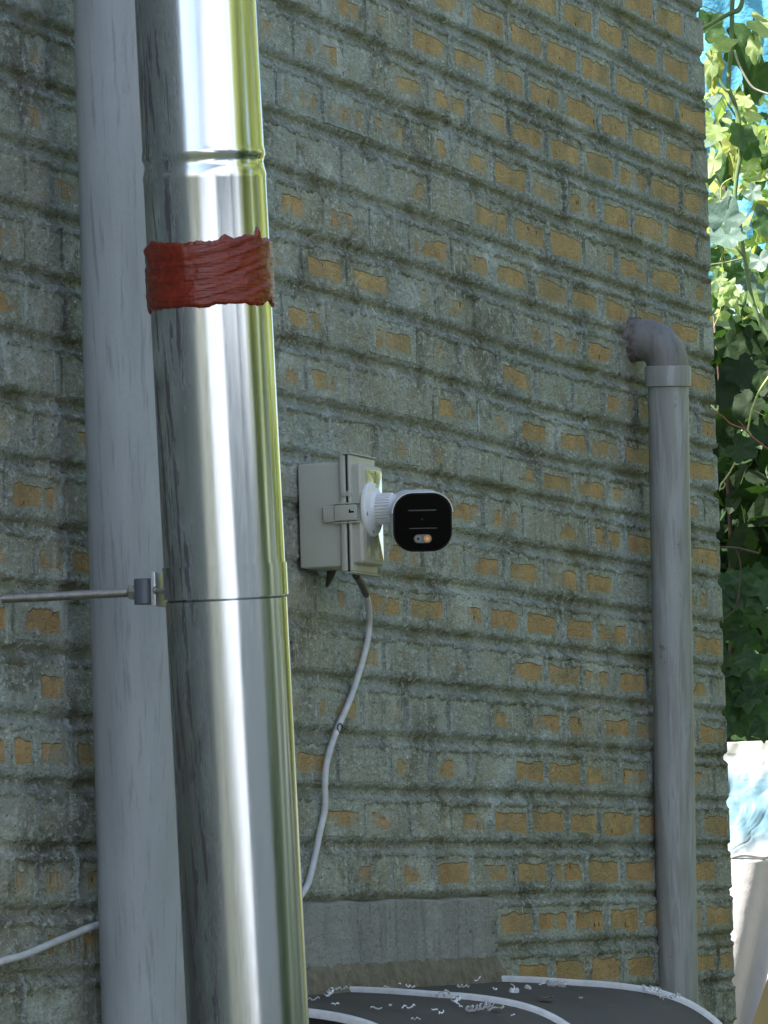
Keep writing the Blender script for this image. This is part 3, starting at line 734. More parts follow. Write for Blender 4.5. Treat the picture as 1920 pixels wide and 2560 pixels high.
def band():
    na, nz = 420, 70; bx, by, bz = basis(fb, fb+fax)
    ab = max(np.linspace(0, 2*math.pi, 360), key=lambda q: (Vector(bx)*math.cos(q)+Vector(by)*math.sin(q)).dot(Vector(D_)))
    A, Wm = np.meshgrid(np.linspace(ab, ab+2*math.pi, na), np.linspace(0, 1, nz), indexing='ij')
    ca, sa = np.cos(A)*3, np.sin(A)*3
    bxv = Vector(bx); a_of = lambda px: min(np.linspace(ab, ab+2*math.pi, 720), key=lambda q: (abs(px_of(fb+fax*sb1+(Vector(bx)*math.cos(q)+Vector(by)*math.sin(q))*R)[0]-px)+(1000 if (Vector(bx)*math.cos(q)+Vector(by)*math.sin(q)).dot(Vector(D_)) > 0 else 0)))
    PK1, PK2 = a_of(643), a_of(562)
    n_top = fbm(ca*1.2+9, sa*1.2+4, 11, 3); n_hi = fbm(ca*7+9, sa*7+4, 12, 2); n_bot = fbm(ca*1.5+3, sa*1.5+5, 15, 3)
    tops = sb1-.002+(fbm(ca*.8+9, sa*.8+4, 11, 2)-.5)*.022+(n_hi-.5)*.003+.016*np.exp(-((A-PK1)/.045)**2)+.010*np.exp(-((A-PK2)/.10)**2); bots = sb0+(n_bot-.5)*.014
    Sx = bots+(tops-bots)*Wm
    tilt = Sx*1.0+.02*np.sin(A*1.5+1)
    st = fbm(A*1.1+tilt*10, tilt*170, 23, 2); st2 = fbm(A*2.2, tilt*70, 29, 2); l = fbm(A*6, Sx*60, 33, 3)
    ed = np.minimum(Wm, 1-Wm)*(tops-bots)
    r = R-.001+(.0015+.0028*st2+.0034*(st-.3)+.0022*l)*sstep(-.0005, .006, ed)+.0018*np.exp(-(ed/.004)**2)-.002*(ed < 1e-6)
    b0_ = np.array(fb)[None, None]+np.array(bz)*Sx[..., None]+(np.array(bx)*np.cos(A)[..., None]+np.array(by)*np.sin(A)[..., None])*r[..., None]
    return grid_np('sealant_band', b0_, M['seal'], fl)
band()

# ------------------------------------------------------------------ rod bracket holding the flue
fc = fb+fax*sl(1475)
rp = at(388, 1474, TS)                       # nearest face of the buffer
cx, cz_ = fc.x+.0, rp.z
# line through the flue axis going to the wall
yy = lambda px: onX(px, 1478, fc.x).y
br = thing('rod_bracket', (fc.x, yy(390), cz_), 'threaded rod bracket tying the steel flue back to the wall', 'bracket')
y_plate, y_b1, y_nut, y_rod = yy(393), yy(389), yy(337), yy(326)
print('bracket', fc, y_plate, y_b1, y_nut, y_rod)
rbox('plate', Matrix.Translation((fc.x, yy(399), cz_+.002)), .052, yy(393)-yy(405), .052, M['plate'], br, .001)
cbm = (y_b1+y_nut)/2; cr = abs(y_nut-y_b1)/2
lathe('rubber_buffer', (fc.x, cbm, cz_-.0195), (fc.x, cbm, cz_+1), [(0, cr-.001), (.001, cr), (.038, cr), (.039, cr-.001)], M['rubber'], br, 48)
lathe('nut', (fc.x, y_nut, cz_), (fc.x, y_nut+1, cz_), [(-.004, .0125), (.0065, .0125), (.0085, .011)], M['nutm'], br, 6, smooth=False)
def rod():
    x, y, z = basis((0, 0, 0), (0, 1, 0)); Lr = .0-y_nut+.03; pit = .0022; seg = 20; n = int(Lr/pit)*4; V = []; F = []
    for j in range(n+1):
        for i in range(seg):
            a = 2*math.pi*i/seg; ph = (j/4+i/seg) % 1; r = .0062+.0011*(1-abs(ph*2-1))
            V.append(Vector((fc.x, y_nut+.004+j*pit/4, cz_))+(x*math.cos(a)+y*math.sin(a))*r)
    for j in range(n):
        for i in range(seg):
            k = (i+1) % seg; F.append((j*seg+i, j*seg+k, (j+1)*seg+k, (j+1)*seg+i))
    return mesh_from('threaded_rod', V, F, M['zinc'], br, True)
rod()
sx = fc.x-.026
lathe('screw', (sx, yy(404), cz_), (sx-.5, yy(404)-1, cz_-.2), [(0, .006), (.003, .006), (.004, .004), (.018, .0035)], M['nutm'], br, 12)

# ------------------------------------------------------------------ junction box on the wall
def ylen(px0, px1, py, X): return onX(px1, py, X).y-onX(px0, py, X).y
BX0 = onY(757, 1290, -.012).x            # near side of the box body
zt_ = onX(757, 1160, BX0).z; zb_ = onX(760, 1421, BX0).z; BH = zt_-zb_; BZ = (zt_+zb_)/2
BY0 = -.004; BY1 = onX(853, 1290, BX0).y; BY2 = onX(880, 1290, BX0).y; BY3 = onX(907, 1290, BX0).y
BW = .116
print('box', BX0, BY1, BY2, BY3, BH)
jb = thing('junction_box', (BX0+BW/2, 0, zb_), 'beige grey plastic junction box carrying the white security camera', 'junction box')
T = Matrix.Translation
rbox('box_body', T((BX0+BW/2, (BY0+BY1)/2, BZ)), BW, BY0-BY1, BH, M['boxp'], jb, .004)
rbox('rim', T((BX0+BW/2, (BY1*.0+BY1)-.006+.0, BZ+.001)), BW+.014, .0125, BH+.022, M['boxp'], jb, .004)
rbox('seam', T((BX0+BW/2, BY1-.0135, BZ+.001)), BW+.0118, .0018, BH+.0204, M['gap'], jb, .001)
rbox('lid', T((BX0+BW/2, (BY1-.015+BY2-.002)/2, BZ+.001)), BW+.015, abs(BY2-.002-(BY1-.015)), BH+.023, M['boxp'], jb, .004)
# raised lid with chamfered front
lx0, lx1 = BX0+.0, BX0+BW-.004; lz0, lz1 = BZ-BH/2+.004, BZ+BH/2-.004
rings = []
for dy, ins in ((BY2+.001, 0), (BY3+.006, 0), (BY3+.0015, .003), (BY3, .0075)):
    rr = rrect(lx1-lx0-2*ins, lz1-lz0-2*ins, max(.002, .006-ins*.3), 5); rings.append([Vector(((lx0+lx1)/2+a, dy, (lz0+lz1)/2+b)) for a, b in rr])
loft('raised_lid', rings, M['boxp'], jb, ang=30)
gl = []
for yy_, iz in ((BY3-.0003, 0), (BY3-.0008, .0008)):
    gl.append([Vector(((lx0+lx1)/2+.004+a, yy_, (lz0+lz1)/2+b)) for a, b in rrect(lx1-lx0-.026-2*iz, lz1-lz0-.018-2*iz, .003, 4)])
loft('clear_film', gl, M['boxg'], jb, ang=30)
# latch across the seam
ly = onX(828, 1285, BX0-.006).y; zl = onX(850, 1284, BX0).z
def yb(px): return onX(px, 1285, BX0-.008).y
la = rbox('latch', T((BX0-.009, (yb(838)+yb(893))/2, zl)), .009, abs(yb(838)-yb(893)), .028, M['boxp'], jb, .0018)
lg = rbox('latch_grip', T((BX0-.0065, (yb(806)+yb(842))/2, zl-.001)), .006, abs(yb(806)-yb(842)), .0285, M['boxp'], la, .0028)
for i in range(5):
    rbox('grip_ridge', T((BX0-.0098, yb(812+i*4.6), zl-.001)), .0012, .0013, .020, M['boxp'], la, .0005, 1)
for sgn in (1, -1):
    rbox('latch_ear', T((BX0-.0065, (yb(836)+yb(898))/2, zl+sgn*.0170)), .010, abs(yb(836)-yb(898)), .0028, M['boxp'], la, .001)
rbox('latch_slot', T((BX0-.0133, yb(881), zl+.001)), .0012, .010, .0035, M['gap'], la, .0004, 1)
rbox('latch_slot', T((BX0-.0133, yb(877), zl+.0025)), .0012, .003, .0065, M['gap'], la, .0004, 1)
for q in (859, 870):
    c = onX(q, 1234, BX0-.010)
    lathe('hinge_boss', (BX0-.002, c.y, c.z), (BX0-1, c.y, c.z), [(0, .0055), (.007, .0055), (.008, .0045), (.0085, 0.001)], M['boxp'], jb, 20)
# drip and mounting stub under the box
tube('cable_stub', [onY(830, 1418, -.03), onY(826, 1440, -.025), onY(817, 1465, -.012)], [.010, .007, .003], simple('grimy_sealant', (.06, .058, .045), .7, var=.3, vs=60), jb, 10)
# thin moulded edge lines on top and bottom of the rim
for z in (BZ+BH/2+.0135, BZ-BH/2-.0115):
    rbox('rim_edge', T((BX0+BW/2, (BY1+BY2)/2-.006, z)), BW+.018, abs(BY2-BY1)*.9, .0025, M['boxp'], jb, .001)

# ------------------------------------------------------------------ security camera
sc = thing('security_camera', (BX0+BW/2, BY3, BZ), 'white bullet security camera with glossy black front on the junction box', 'camera')
bc = onY(700+787/3.318, 1080+640/3.318, BY3-.008); BC = Vector((bc.x, BY3, bc.z)); RB = .0685
def ylathe(name, prof, mat, par, c=BC, seg=64, mod=None):
    V = []; F = []
    for s, r in prof:
        for i in range(seg):
            a = 2*math.pi*i/seg; rr = r*(mod(i, s) if mod else 1); V.append(c+Vector((rr*math.cos(a), -s, rr*math.sin(a))))
    for j in range(len(prof)-1):
        for i in range(seg):
            k = (i+1) % seg; F.append((j*seg+i, j*seg+k, (j+1)*seg+k, (j+1)*seg+i))
    F.append(tuple(range(seg-1, -1, -1))); F.append(tuple((len(prof)-1)*seg+i for i in range(seg)))
    o = mesh_from(name, V, F, mat, par, True); sharp(o); return o
SB = (137/2)/1398*1.0
RB = SB
print('camera base', BC, RB)
ylathe('base_plate', [(-.001, RB), (.004, RB), (.0068, RB-.002), (.0080, RB-.006), (.0105, RB*.62), (.014, RB*.58), (.017, RB*.5)], M['white'], sc)
for a in (75, 195, 315, 255):
    c = BC+Vector((math.cos(math.radians(a))*RB*.80, -.0072, math.sin(math.radians(a))*RB*.80))
    ylathe('screw_hole', [(-.002, .0052), (.0010, .0052), (.0014, .0040)], simple('hole_grey', (.25, .26, .27), .5), sc, c, 20)
px2m = lambda n: n/(1398*.94)
def yat(px): return onX(px, 1283, BC.x).y
y0, y1_, y2 = BY3-.016, yat(950), yat(985)
print('neck', y0, y1_, y2)
d0 = BY3-y1_; d1 = d0+.026
rk = (260/2)/3.318/1400
ylathe('knurled_ring', [(d0-.004, rk*.93), (d0, rk), (d1-.002, rk), (d1, rk*.92)], M['white'], sc, BC, 180, lambda i, s: 1.0 if (i % 6) < 3 else .90)
ylathe('neck', [(.014, RB*.5), (d0-.006, rk*.86), (d0+.002, rk*.8)], M['white'], sc)
# ball and body: the housing points back at the viewer
fcx, fcy = (935+1428)/2, (500+998)/2
TF = (BC-Vector(CAM)).dot(Vector(D_))-.045
FC = at(700+fcx/3.318, 1080+fcy/3.318, TF-.02)
vdir = (Vector(CAM)-FC).normalized()
fwd = (vdir+Vector(R_)*.11+Vector(U_)*(-.06)).normalized()
side = Vector((0, 0, 1)).cross(fwd).normalized(); up_ = fwd.cross(side)
FW, FH = 494/3.318/FPX*TF, 490/3.318/FPX*TF
print('cam face', FC, FW, FH)
ylathe('arm', [(d1-.004, rk*.80), (d1+.012, rk*.86), (d1+.024, rk*.7)], M['white'], sc)
def frame(c, w, h, r, n=10): return [c+side*a+up_*b for a, b in rrect(w, h, r, n)]
lens_len = .150
rings = [frame(FC-fwd*lens_len, FW*.62, FH*.62, FW*.26), frame(FC-fwd*(lens_len*.93), FW*.80, FH*.80, FW*.30), frame(FC-fwd*lens_len*.7, FW*.93, FH*.93, FW*.33), frame(FC-fwd*.035, FW*.985, FH*.985, FW*.34), frame(FC-fwd*.006, FW*1.0, FH*1.0, FW*.34)]
loft('housing', rings, M['white'], sc)
# sun shield lip over the top
lip = []
for s_, k_ in ((-.07, 1.015), (.004, 1.03), (.006, 1.02)):
    base = rrect(FW*k_, FH*k_, FW*.345, 10); m_ = [q for q in base if q[1] > -FH*.02]
    lip.append(m_)
V = []; F = []
for (s_, k_), m_ in zip(((-.09, 1.006), (.0055, 1.018)), (lip[0], lip[1])):
    for a, b in m_: V.append(FC+fwd*s_+side*a+up_*b)
n = len(lip[0])
for (s_, k_), m_ in zip(((.0055, 1.008), (-.09, .99)), (lip[1], lip[0])):
    for a, b in m_: V.append(FC+fwd*s_+side*a*.972+up_*b*.972)
for j in range(3):
    for i in range(n-1): F.append((j*n+i, j*n+i+1, (j+1)*n+i+1, (j+1)*n+i))
o = mesh_from('sun_shield', V, F, M['white'], sc, True); sharp(o, 50)
loft('front_rim', [frame(FC-fwd*.004, FW*.985, FH*.985, FW*.335), frame(FC+fwd*.002, FW*.99, FH*.99, FW*.335), frame(FC+fwd*.0035, FW*.965, FH*.965, FW*.325)], M['blackmatte'], sc)
gp_ = loft('front_glass', [frame(FC+fwd*.003, FW*.95, FH*.95, FW*.32), frame(FC+fwd*.0042, FW*.94, FH*.94, FW*.315)], M['black'], sc)
def fp(cx, cy): return (cx-fcx)/494*FW, -(cy-fcy)/490*FH
def flat(name, cx, cy, w, h, r, mat, par, z0=.0042, z1=.0050):
    a, b = fp(cx, cy); c = FC+side*a+up_*b
    return loft(name, [[c+fwd*z0+side*x+up_*y for x, y in rrect(w, h, r, 8)], [c+fwd*z1+side*x+up_*y for x, y in rrect(w*.96, h*.96, r*.96, 8)]], mat, par)
kx = FW/494
mline = simple('bar_near_black', (.014, .014, .019), .25)  # near-black bluish tone for the bars and the spot
flat('upper_bar', 1178, 648, 245*kx, 11*kx, 4*kx, mline, gp_); flat('lower_bar', 1183, 797, 240*kx, 8*kx, 3*kx, mline, gp_)
flat('lens_spot', 1177, 722, 10*kx, 10*kx, 4.9*kx, mline, gp_, .0044, .0052)
w_ = flat('light_window', 1181, 884, 152*kx, 72*kx, 35*kx, M['lensg'], sc)
flat('dark_diode', 1142, 884, 58*kx, 56*kx, 27*kx, M['irl'], w_, .0050, .0056); flat('amber_diode', 1217, 884, 58*kx, 56*kx, 27*kx, M['amber'], w_, .0050, .0056)
flat('diode_core', 1142, 884, 22*kx, 22*kx, 10.9*kx, M['blackmatte'], w_, .0056, .0060); flat('diode_core', 1217, 884, 24*kx, 24*kx, 11.9*kx, simple('bright_amber', (.9, .55, .2), .2), w_, .0056, .0062)

# ------------------------------------------------------------------ cable
c5 = lambda a, b, Y=-.012: onY(700+a/3.457, 1400+b/3.457, Y)
pts = [c5(655, 130, -.07), c5(700, 200, -.05), c5(745, 300, -.03), c5(768, 420, -.02), c5(770, 560), c5(755, 700), c5(715, 870), c5(650, 1080), c5(580, 1270), c5(505, 1440), c5(440, 1620), c5(400, 1780), c5(388, 1950), c5(388, 2150), onY(800, 2080, -.012), onY(783, 2160, -.012), onY(762, 2225, -.012),
       onY(700, 2290, -.012), onY(600, 2330, -.012), onY(480, 2335, -.012), onY(380, 2325, -.012), onY(300, 2310, -.014), onY(245, 2312, -.014), onY(150, 2350, -.014), onY(60, 2388, -.014), onY(0, 2405, -.014), onY(-80, 2440, -.014)]
cb = thing('cable', (pts[8].x, -.012, pts[-1].z), 'slack white cable from the junction box running down behind the pipes', 'cable')
tube('cable_sheath', pts[1:], .0058, M['cable'], cb, 12, 8)
tube('dark_sleeve', pts[:3], [.0066, .0066, .0062], M['cabled'], cb, 12, 6)
q = c5(492, 1452, -.012); ringp = [q+Vector((math.cos(a)*.008*.9, math.cos(a)*0-.006-.002*math.cos(a), 0))+Vector((0, 0, math.sin(a)*.008)) for a in [i*math.pi/5 for i in range(11)]]
tube('wire_clip', ringp, .0014, M['cabled'], cb, 6, 0)

# ------------------------------------------------------------------ right drain pipe
RP = .0437
TP = 11.2
q1, q0 = at(1670, 960, TP), at(1696, 2560, TP); pax = (q1-q0).normalized(); pb = q0-pax*((q0.z-GZ)/pax.z)
dr = thing('waste_pipe', pb, 'slim scuffed grey pipe with an elbow near the wall corner', 'pipe')
def sp(py): 
    x = 1696+(1670-1696)*(2560-py)/1600; return (at(x, py, TP)-pb).dot(pax)
lathe('pipe', pb, pb+pax, [(0, RP), (sp(950), RP)], M['pvc2'], dr, 72)
lathe('coupling', pb, pb+pax, [(sp(968), RP), (sp(966), RP*1.13), (sp(920), RP*1.15), (sp(916), RP*1.12), (sp(914), RP*.9)], M['pvc2'], dr, 72)
et = pb+pax*sp(916); off = abs(et.y)
print('right pipe stand off', off, et)
rb = .062; arc = []
for i in range(15):
    a = math.pi/2*i/14; arc.append(et+Vector((0, rb*(1-math.cos(a)), rb*math.sin(a))))
arc = [et-Vector((0, 0, .012))]+arc+[Vector((arc[-1].x, -.008, arc[-1].z)), Vector((arc[-1].x, .02, arc[-1].z))]
V, F = tube_geo(arc, RP*1.03, 48); mesh_from('elbow', V, F, mat_pvc('grimy_elbow', (.165, .165, .16), .9, 1), dr, True)
for i0, i1, rr in ((8, 9, 1.06),):
    pass
def socket():
    e = arc[-3]; nseg, nl = 72, 18; x_, z_ = Vector((1, 0, 0)), Vector((0, 0, 1)); P = np.zeros((nl, nseg+1, 3))
    for j in range(nl):
        y = e.y+(-.003-e.y+.02)*j/(nl-1)-.004
        for i in range(nseg+1):
            a = 2*math.pi*i/nseg; nz_ = fbm(np.array([math.cos(a)*3+5]), np.array([math.sin(a)*3+y*50+20]), 51, 3)[0]
            r = RP*(1.10+.22*(j/nl)**3)+(nz_-.5)*.005+(0 if j else -.003)
            P[j, i] = (e.x+math.cos(a)*r, y, e.z+math.sin(a)*r)
    return grid_np('mortar_collar', P, simple('dirty_collar', (.125, .115, .11), .75, var=.5, vs=70, bump=.006, bs=90), dr)
socket()

# ------------------------------------------------------------------ leaves
def leaf_shape(kind):
    if kind == 'gourd':
        ang = [0, 12, 28, 40, 52, 68, 80, 92, 108, 122, 140, 158, 172]; rad = [1, .93, .78, .70, .80, .92, .86, .72, .70, .82, .80, .60, .34]
    elif kind == 'ivy':
        ang = [0, 14, 30, 44, 56, 66, 80, 96, 112, 130, 150, 168]; rad = [1.0, .74, .56, .55, .72, .86, .68, .58, .60, .64, .56, .35]
    else:
        ang = [0, 12, 30, 50, 75, 100, 125, 150, 170]; rad = [1, .82, .62, .50, .42, .42, .48, .62, .75]
    pts = [(rad[i]*math.sin(math.radians(a)), rad[i]*math.cos(math.radians(a))) for i, a in enumerate(ang)]
    return pts+[(0, -.26 if kind != 'oval' else -.8)]+[(-x, y) for x, y in pts[:0:-1]]
def leaf_mesh(kind, cup=.15, fold=0., curl=.0, seed=0):
    r = random.Random(seed); out = leaf_shape(kind); n = len(out); V = [(0, 0, 0)]; UV = [(0, 0)]; F = []
    for f_ in (.5, 1.0):
        for i, (x, y) in enumerate(out):
            x *= f_; y *= f_; rr = math.hypot(x, y); z = cup*rr*rr-fold*abs(x)-curl*y*abs(y)+(r.uniform(-.05, .05))*f_+.05*math.sin(math.atan2(x, y)*5)*f_
            V.append((x*(1-.25*abs(fold)), y, z)); UV.append((math.atan2(x, y)/math.pi*1.3, rr))
    for i in range(n):
        j = (i+1) % n; F.append((0, 1+i, 1+j)); F.append((1+i, 1+n+i, 1+n+j, 1+j))
    return V, F, UV
def mk_leaf_data(name, kind, mat, **kw):
    V, F, UV = leaf_mesh(kind, **kw); me = bpy.data.meshes.new(name); me.from_pydata(V, [], F); me.materials.append(mat)
    l = me.uv_layers.new(name='UVMap')
    for lp in me.loops: l.data[lp.index].uv = UV[lp.vertex_index]
    me.polygons.foreach_set('use_smooth', [True]*len(me.polygons)); me.update(); return me
M['lf_gourd'] = leafmat('gourd_leaf', (.045, .10, .035), (.085, .165, .06), .40)
M['lf_teal'] = leafmat('blue_green_leaf', (.09, .15, .12), (.14, .22, .185), .22)
M['lf_pale'] = leafmat('sunlit_tone_leaf', (.28, .38, .15), (.50, .60, .32), .5)  # sunlit brightness put into this pale leaf colour
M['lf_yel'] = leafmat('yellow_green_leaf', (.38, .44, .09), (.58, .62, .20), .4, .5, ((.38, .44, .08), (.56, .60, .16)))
M['lf_ivy'] = leafmat('ivy_leaf', (.018, .050, .012), (.048, .105, .028), .25, .6)  # ivy green darkened to stand for shade
M['lf_dark'] = leafmat('shade_tone_foliage', (.009, .024, .006), (.022, .050, .013), .25, .7)  # darker leaf copy with the shade put into its colour
M['stem'] = simple('green_stem', (.16, .24, .10), .5, var=.3, vs=30)
M['stemw'] = simple('pale_stem', (.42, .42, .33), .5, var=.15, vs=30)
M['twig'] = simple('brown_twig', (.10, .06, .045), .7, var=.3, vs=40)
M['twigr'] = simple('reddish_twig', (.30, .11, .06), .6, var=.3, vs=40)
M['tendril'] = simple('tendril', (.45, .52, .18), .5)
# leaf facing: local Z to the eye, local Y towards angle (0 = up in the picture)
def leaf_at(parent, me, px, py, t, size, ang, tilt=(0, 0), sx=1.):
    p = at(px, py, t); n = (-Vector(D_)+Vector(R_)*tilt[0]+Vector(U_)*tilt[1]).normalized()
    a = math.radians(ang); y = Vector(R_)*math.sin(a)+Vector(U_)*math.cos(a); y = (y-n*y.dot(n)).normalized(); x = y.cross(n)
    o = bpy.data.objects.new('leaf', me); link(o)
    s = size*t/FPX
    Mx = Matrix(((x.x*s*sx, y.x*s, n.x*s, p.x), (x.y*s*sx, y.y*s, n.y*s, p.y), (x.z*s*sx, y.z*s, n.z*s, p.z), (0, 0, 0, 1)))
    o.parent = parent; o.matrix_parent_inverse = Matrix.Translation(-parent.location); o.matrix_basis = Mx
    return o
def pp(l, t): return [at(x, y, t) for x, y in l]
vine = thing('gourd_vine', at(1850, 500, 13.0), 'climbing gourd vine with thick green stem and big lobed leaves beyond the corner', 'vine')
T0 = 13.0
tube('stem', pp([(1838, -120), (1834, -40), (1830, 23), (1829, 102), (1821, 204), (1824, 228), (1837, 260), (1849, 317), (1851, 385), (1842, 441), (1838, 500), (1851, 568), (1860, 636), (1873, 715), (1884, 762), (1903, 810), (1922, 845), (1960, 910)], T0), [.0065, .006, .0055, .006, .005, .006, .005], M['stem'], vine, 10, 6)
tube('stem', pp([(1700, 95), (1755, 72), (1800, 47), (1828, 32), (1850, 20), (1862, -30)], T0-.01), [.006, .0055, .005, .007, .005], M['stem'], vine, 10, 6)
tube('stem', pp([(1824, 228), (1812, 222), (1797, 195), (1778, 150), (1762, 130)], T0-.02), [.005, .0035, .003], M['stem'], vine, 8, 5)
tube('stem', pp([(1859, 640), (1848, 628), (1836, 610), (1822, 580)], T0-.02), .0035, M['stem'], vine, 8, 5)
tube('stem', pp([(1858, 645), (1840, 650), (1810, 657), (1775, 662)], T0+.02), .0022, M['stem'], vine, 8, 5)
tube('pale_stem', pp([(1836, 125), (1845, 155), (1862, 190), (1880, 217), (1900, 228), (1935, 240)], T0-.05), .0028, M['stemw'], vine, 8, 5)
tube('pale_stem', pp([(1756, 15), (1775, 22), (1800, 33), (1822, 40)], T0+.1), .0014, M['stemw'], vine, 6, 5)
tube('brown_twig', pp([(1835, 98), (1855, 85), (1880, 70), (1905, 57), (1940, 40)], T0+.08), .0028, M['twig'], vine, 8, 5)
tube('brown_twig', pp([(1880, 70), (1884, 50), (1886, 30)], T0+.08), .0016, M['twig'], vine, 6, 4)
tube('tendril', pp([(1803, 500), (1802, 470), (1812, 455), (1830, 445)], T0-.03), .0012, M['tendril'], vine, 6, 5)
tube('tendril', pp([(1788, 622), (1800, 617), (1806, 625), (1804, 640), (1802, 650), (1812, 655), (1810, 640), (1806, 635), (1806, 680), (1808, 720), (1803, 760), (1796, 790), (1781, 824)], T0-.05), .0012, M['tendril'], vine, 6, 6)
tube('tendril', pp([(1930, 930), (1900, 975), (1888, 1002), (1878, 1030), (1868, 1080), (1850, 1130), (1825, 1180), (1805, 1208), (1800, 1220), (1805, 1222), (1812, 1214), (1810, 1206), (1803, 1208), (1799, 1228)], T0-.08), [.003, .0022, .0018, .0012], M['tendril'], vine, 8, 6)
tube('tendril', pp([(1880, 1024), (1895, 1031), (1912, 1040)], T0-.08), .0013, M['tendril'], vine, 6, 4)
G = [mk_leaf_data('leaf', 'gourd', M['lf_gourd'], cup=.12, seed=1), mk_leaf_data('leaf', 'gourd', M['lf_gourd'], cup=-.2, fold=.5, seed=2), mk_leaf_data('leaf', 'gourd', M['lf_pale'], cup=.2, fold=.3, seed=3), mk_leaf_data('leaf', 'gourd', M['lf_teal'], cup=.15, seed=4), mk_leaf_data('leaf', 'gourd', M['lf_yel'], cup=.1, fold=.2, seed=5), mk_leaf_data('leaf', 'gourd', M['lf_pale'], cup=-.1, curl=.4, seed=6)]
for mi, x, y, dt, s, a, tl, sx in [
  (3, 1812, 548, -.03, 62, 20, (.1, .3), .95), (3, 1815, 590, -.05, 54, 175, (0, .9), 1.1),
  (1, 1882, 110, .05, 95, 175, (.5, 0), .75), (0, 1895, 190, .12, 70, 190, (.6, -.1), .8), (1, 1865, 150, .15, 90, 185, (-.5, 0), .5),
  (2, 1800, 108, -.03, 48, 80, (.1, .8), .8), (5, 1776, 160, -.02, 60, 195, (-.6, .2), .45), (4, 1792, 150, .0, 52, 170, (.1, 0), .45), (4, 1785, 190, .02, 34, 180, (.3, 0), .6),
  (0, 1772, 72, .2, 52, 40, (0, .2), .9), (0, 1765, 50, .25, 30, -30, (0, .2), .9),
  (0, 1858, 345, -.01, 48, -40, (.2, .2), .9), (0, 1870, 370, .03, 40, 120, (.2, -.2), .9), (4, 1826, 365, .02, 36, 10, (.1, .0), .8), (1, 1815, 410, .03, 52, 185, (.2, 0), .6), (4, 1835, 410, .04, 50, 175, (-.2, 0), .5), (2, 1785, 400, .0, 52, 190, (-.4, .2), .5),
  (2, 1790, 330, .05, 50, -80, (0, .9), .8), (2, 1893, 345, .1, 52, 200, (.4, .3), .6), (5, 1885, 115, -.1, 44, 180, (-.3, .3), .6), (2, 1905, 60, .0, 60, 120, (.2, .5), .7),
  (5, 1880, 290, .2, 40, 60, (.2, .8), .7), (2, 1860, 250, .3, 40, 100, (0, .7), .7), (3, 1915, 730, -.1, 45, 160, (.3, .2), .7), (0, 1912, 560, .2, 50, 120, (.2, .4), .8)]:
    leaf_at(vine, G[mi], x, y, T0+dt, s, a, tl, sx)
OV = [mk_leaf_data('leaf', 'oval', M['lf_pale'], cup=.1, fold=.2, seed=11), mk_leaf_data('leaf', 'oval', M['lf_teal'], cup=.1, fold=.1, seed=12), mk_leaf_data('leaf', 'oval', M['lf_dark'], cup=.1, fold=.1, seed=13), mk_leaf_data('leaf', 'oval', M['lf_gourd'], cup=.1, fold=.1, seed=14)]
tw = thing('leaf_sprig', at(1815, 740, 12.9), 'small sunlit sprig of pale leaves hanging on a tendril near the wall edge', 'sprig')
for x, y, s, a in [(1803, 700, 18, 85), (1812, 720, 26, 215), (1826, 712, 24, 30), (1808, 750, 26, 210), (1832, 745, 26, 190), (1822, 735, 24, 50), (1840, 728, 20, 160)]:
    leaf_at(tw, OV[0], x, y, 12.9, s, a, (0, .5))

# shrub behind: a mass of small rounded leaves with its own branches
def leaf_cloud(name, n, boxf, size, mats, seed, label, cat, up=.6, group=None, kind=None, trunk=None, parent=None):
    r = np.random.RandomState(seed); V = []; F = []; MI = []; UVs = []
    base = leaf_mesh('oval', .1, .15, 0, seed)
    out = [(0, -.8, 0), (.38, -.45, .05), (.5, .05, .08), (.34, .6, .04), (0, 1, -.05), (-.34, .6, .04), (-.5, .05, .08), (-.38, -.45, .05)]
    for i in range(n):
        p = Vector(boxf(r)); s = size*r.uniform(.55, 1.25)
        nn = Vector((r.normal(), r.normal(), abs(r.normal())*up+.15)).normalized(); y = Vector((r.normal(), r.normal(), r.normal()-.5)); y = (y-nn*y.dot(nn)).normalized(); x = y.cross(nn)
        b = len(V)
        V.append(p)
        for a, c, d in out: V.append(p+(x*a*s)+(y*c*s)+(nn*d*s))
        mi = 0 if len(mats) == 1 else int(r.choice(len(mats)))
        for j in range(8): F.append((b, b+1+j, b+1+(j+1) % 8)); MI.append(mi)
    me = bpy.data.meshes.new(name); me.from_pydata([tuple(v) for v in V], [], F)
    for m in mats: me.materials.append(m)
    me.polygons.foreach_set('material_index', MI); me.uv_layers.new(name='UVMap'); me.update()
    o = link(bpy.data.objects.new(name, me))
    return o
